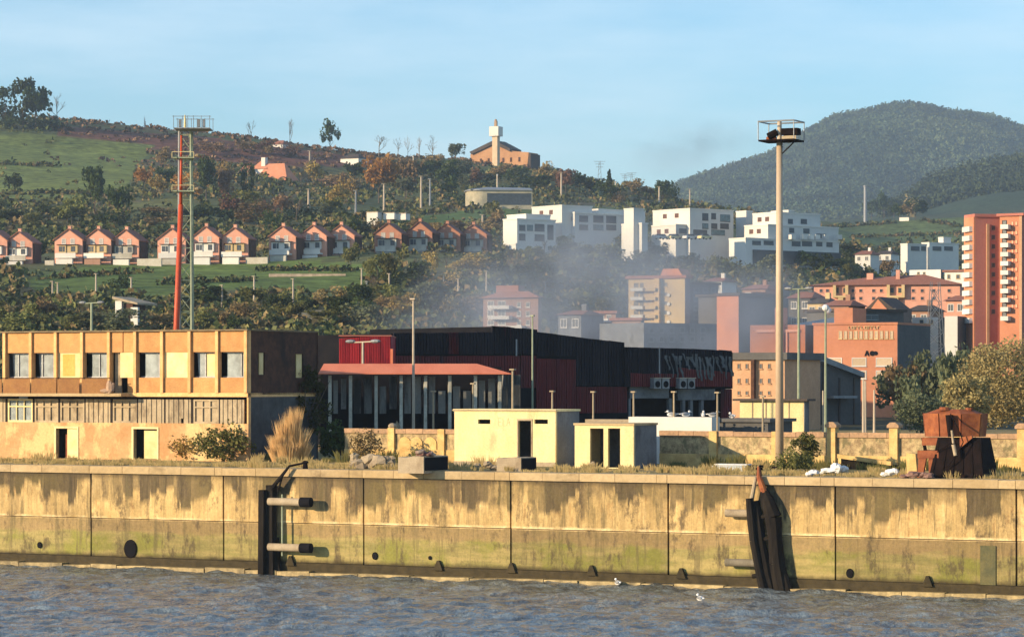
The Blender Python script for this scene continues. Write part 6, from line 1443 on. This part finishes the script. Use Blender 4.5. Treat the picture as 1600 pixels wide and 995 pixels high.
col_ = np.array((.045, .066, .032))[None] * npr.uniform(.6, 1.5, (n, 1)) + np.clip(tt, 0, 1)[:, None] * np.array((.12, .12, .05)); s_ = npr.uniform(2.4, 5.2, n); k = keep; col_ *= (1 + 1.6 * fbm((pr - 800) / F * Yr / 90, Yr / 140, 3, 15))[:, None].clip(.45, 1.9)
scatter('mountain_forest', pr[k], Yr[k], s_[k], s_[k] * npr.uniform(1.2, 2.4, k.sum()), col_[k], 9, M_scr, 'dark forest covering the distant mountain')
n = 7000; Yr = npr.uniform(2150, 2760, n); pr = npr.uniform(1330, 2300, n); keep = pr > 1375; s_ = npr.uniform(2.2, 4, n); k = keep
scatter('pine_forest', pr[k], Yr[k], s_[k], s_[k] * npr.uniform(2, 3.6, k.sum()), (np.array((.035, .048, .022))[None] * npr.uniform(.6, 1.6, (n, 1)))[k], 10, M_scr, 'dense pine wood on the nearer hill at the right edge')

# ---------------- smoke and haze ----------------
def volmat(name, dens, col, noise=None, aniso=.3):
    m = bpy.data.materials.new(name); m.use_nodes = True; m.node_tree.nodes.clear(); g = G(m.node_tree); o = m.node_tree.nodes.new('ShaderNodeOutputMaterial')
    d = dens if noise is None else noise(g)
    v = g.n('VolumePrincipled', Color=col, Density=d, Anisotropy=aniso); m.node_tree.links.new(v, o.inputs[1]); return m
def smoke_noise(g):
    tc = g.n('TexCoord', 0)                        # generated 0..1 inside the body's bounds
    ob_ = g.n('TexCoord', 3); n1 = g.noise(g.scl(ob_, 1, .6, 1.2), .085, 4, .6)
    sub = g.n('VectorMath', 0, {'operation': 'SUBTRACT'}, _0=tc, _1=(.5, .5, .5)); ln = g.n('VectorMath', 1, {'operation': 'LENGTH'}, _0=sub)
    fall = g.n('MapRange', Value=ln, From_Min=.5, From_Max=.12)
    return g.mth('MULTIPLY', g.mth('MULTIPLY', fall, g.ramp(n1, .43, .67)), .030)
M_smoke = volmat('blue_grey_smoke', 0, (.74, .80, .90), smoke_noise)
def puff(name, label, px, py, Y, rx, ry, rz, mat=None):
    x, y, z = P(px, py, Y); mb = MB().ball((0, 0, 0), rx, ry, rz, 20, 12); o = mb.build(name, mat or M_smoke, None, True, (x, y, z)); tag(o, label, 'smoke', 'smoke drifting from the burnt shed', 'stuff'); return o
puff('smoke', 'blue grey smoke drifting low behind the burnt shed', 960, 490, 330, 26, 55, 11)
puff('smoke', 'thin bluish smoke over the flats at centre right', 870, 430, 345, 21, 42, 10)
puff('smoke', 'low pale smoke trailing over the left part of the burnt shed roof', 740, 500, 300, 14, 28, 5)
puff('smoke', 'thin bluish smoke behind the right end of the burnt shed', 1130, 520, 300, 14, 30, 8)
M_wisp = volmat('dark_smoke', 0, (.35, .36, .40), lambda g: g.mth('MULTIPLY', smoke_noise(g), .6))
puff('smoke', 'faint dark smudge of smoke above the ridge left of the mountain', 1085, 236, 700, 20, 30, 9, M_wisp)
hz = MB().box(-3500, 4200, -25, 6400, -1.6, 440).build('haze', volmat('valley_haze', .00011, (.62, .80, 1.0), aniso=.2)); tag(hz, 'thin bluish valley haze', 'haze', None, 'stuff')
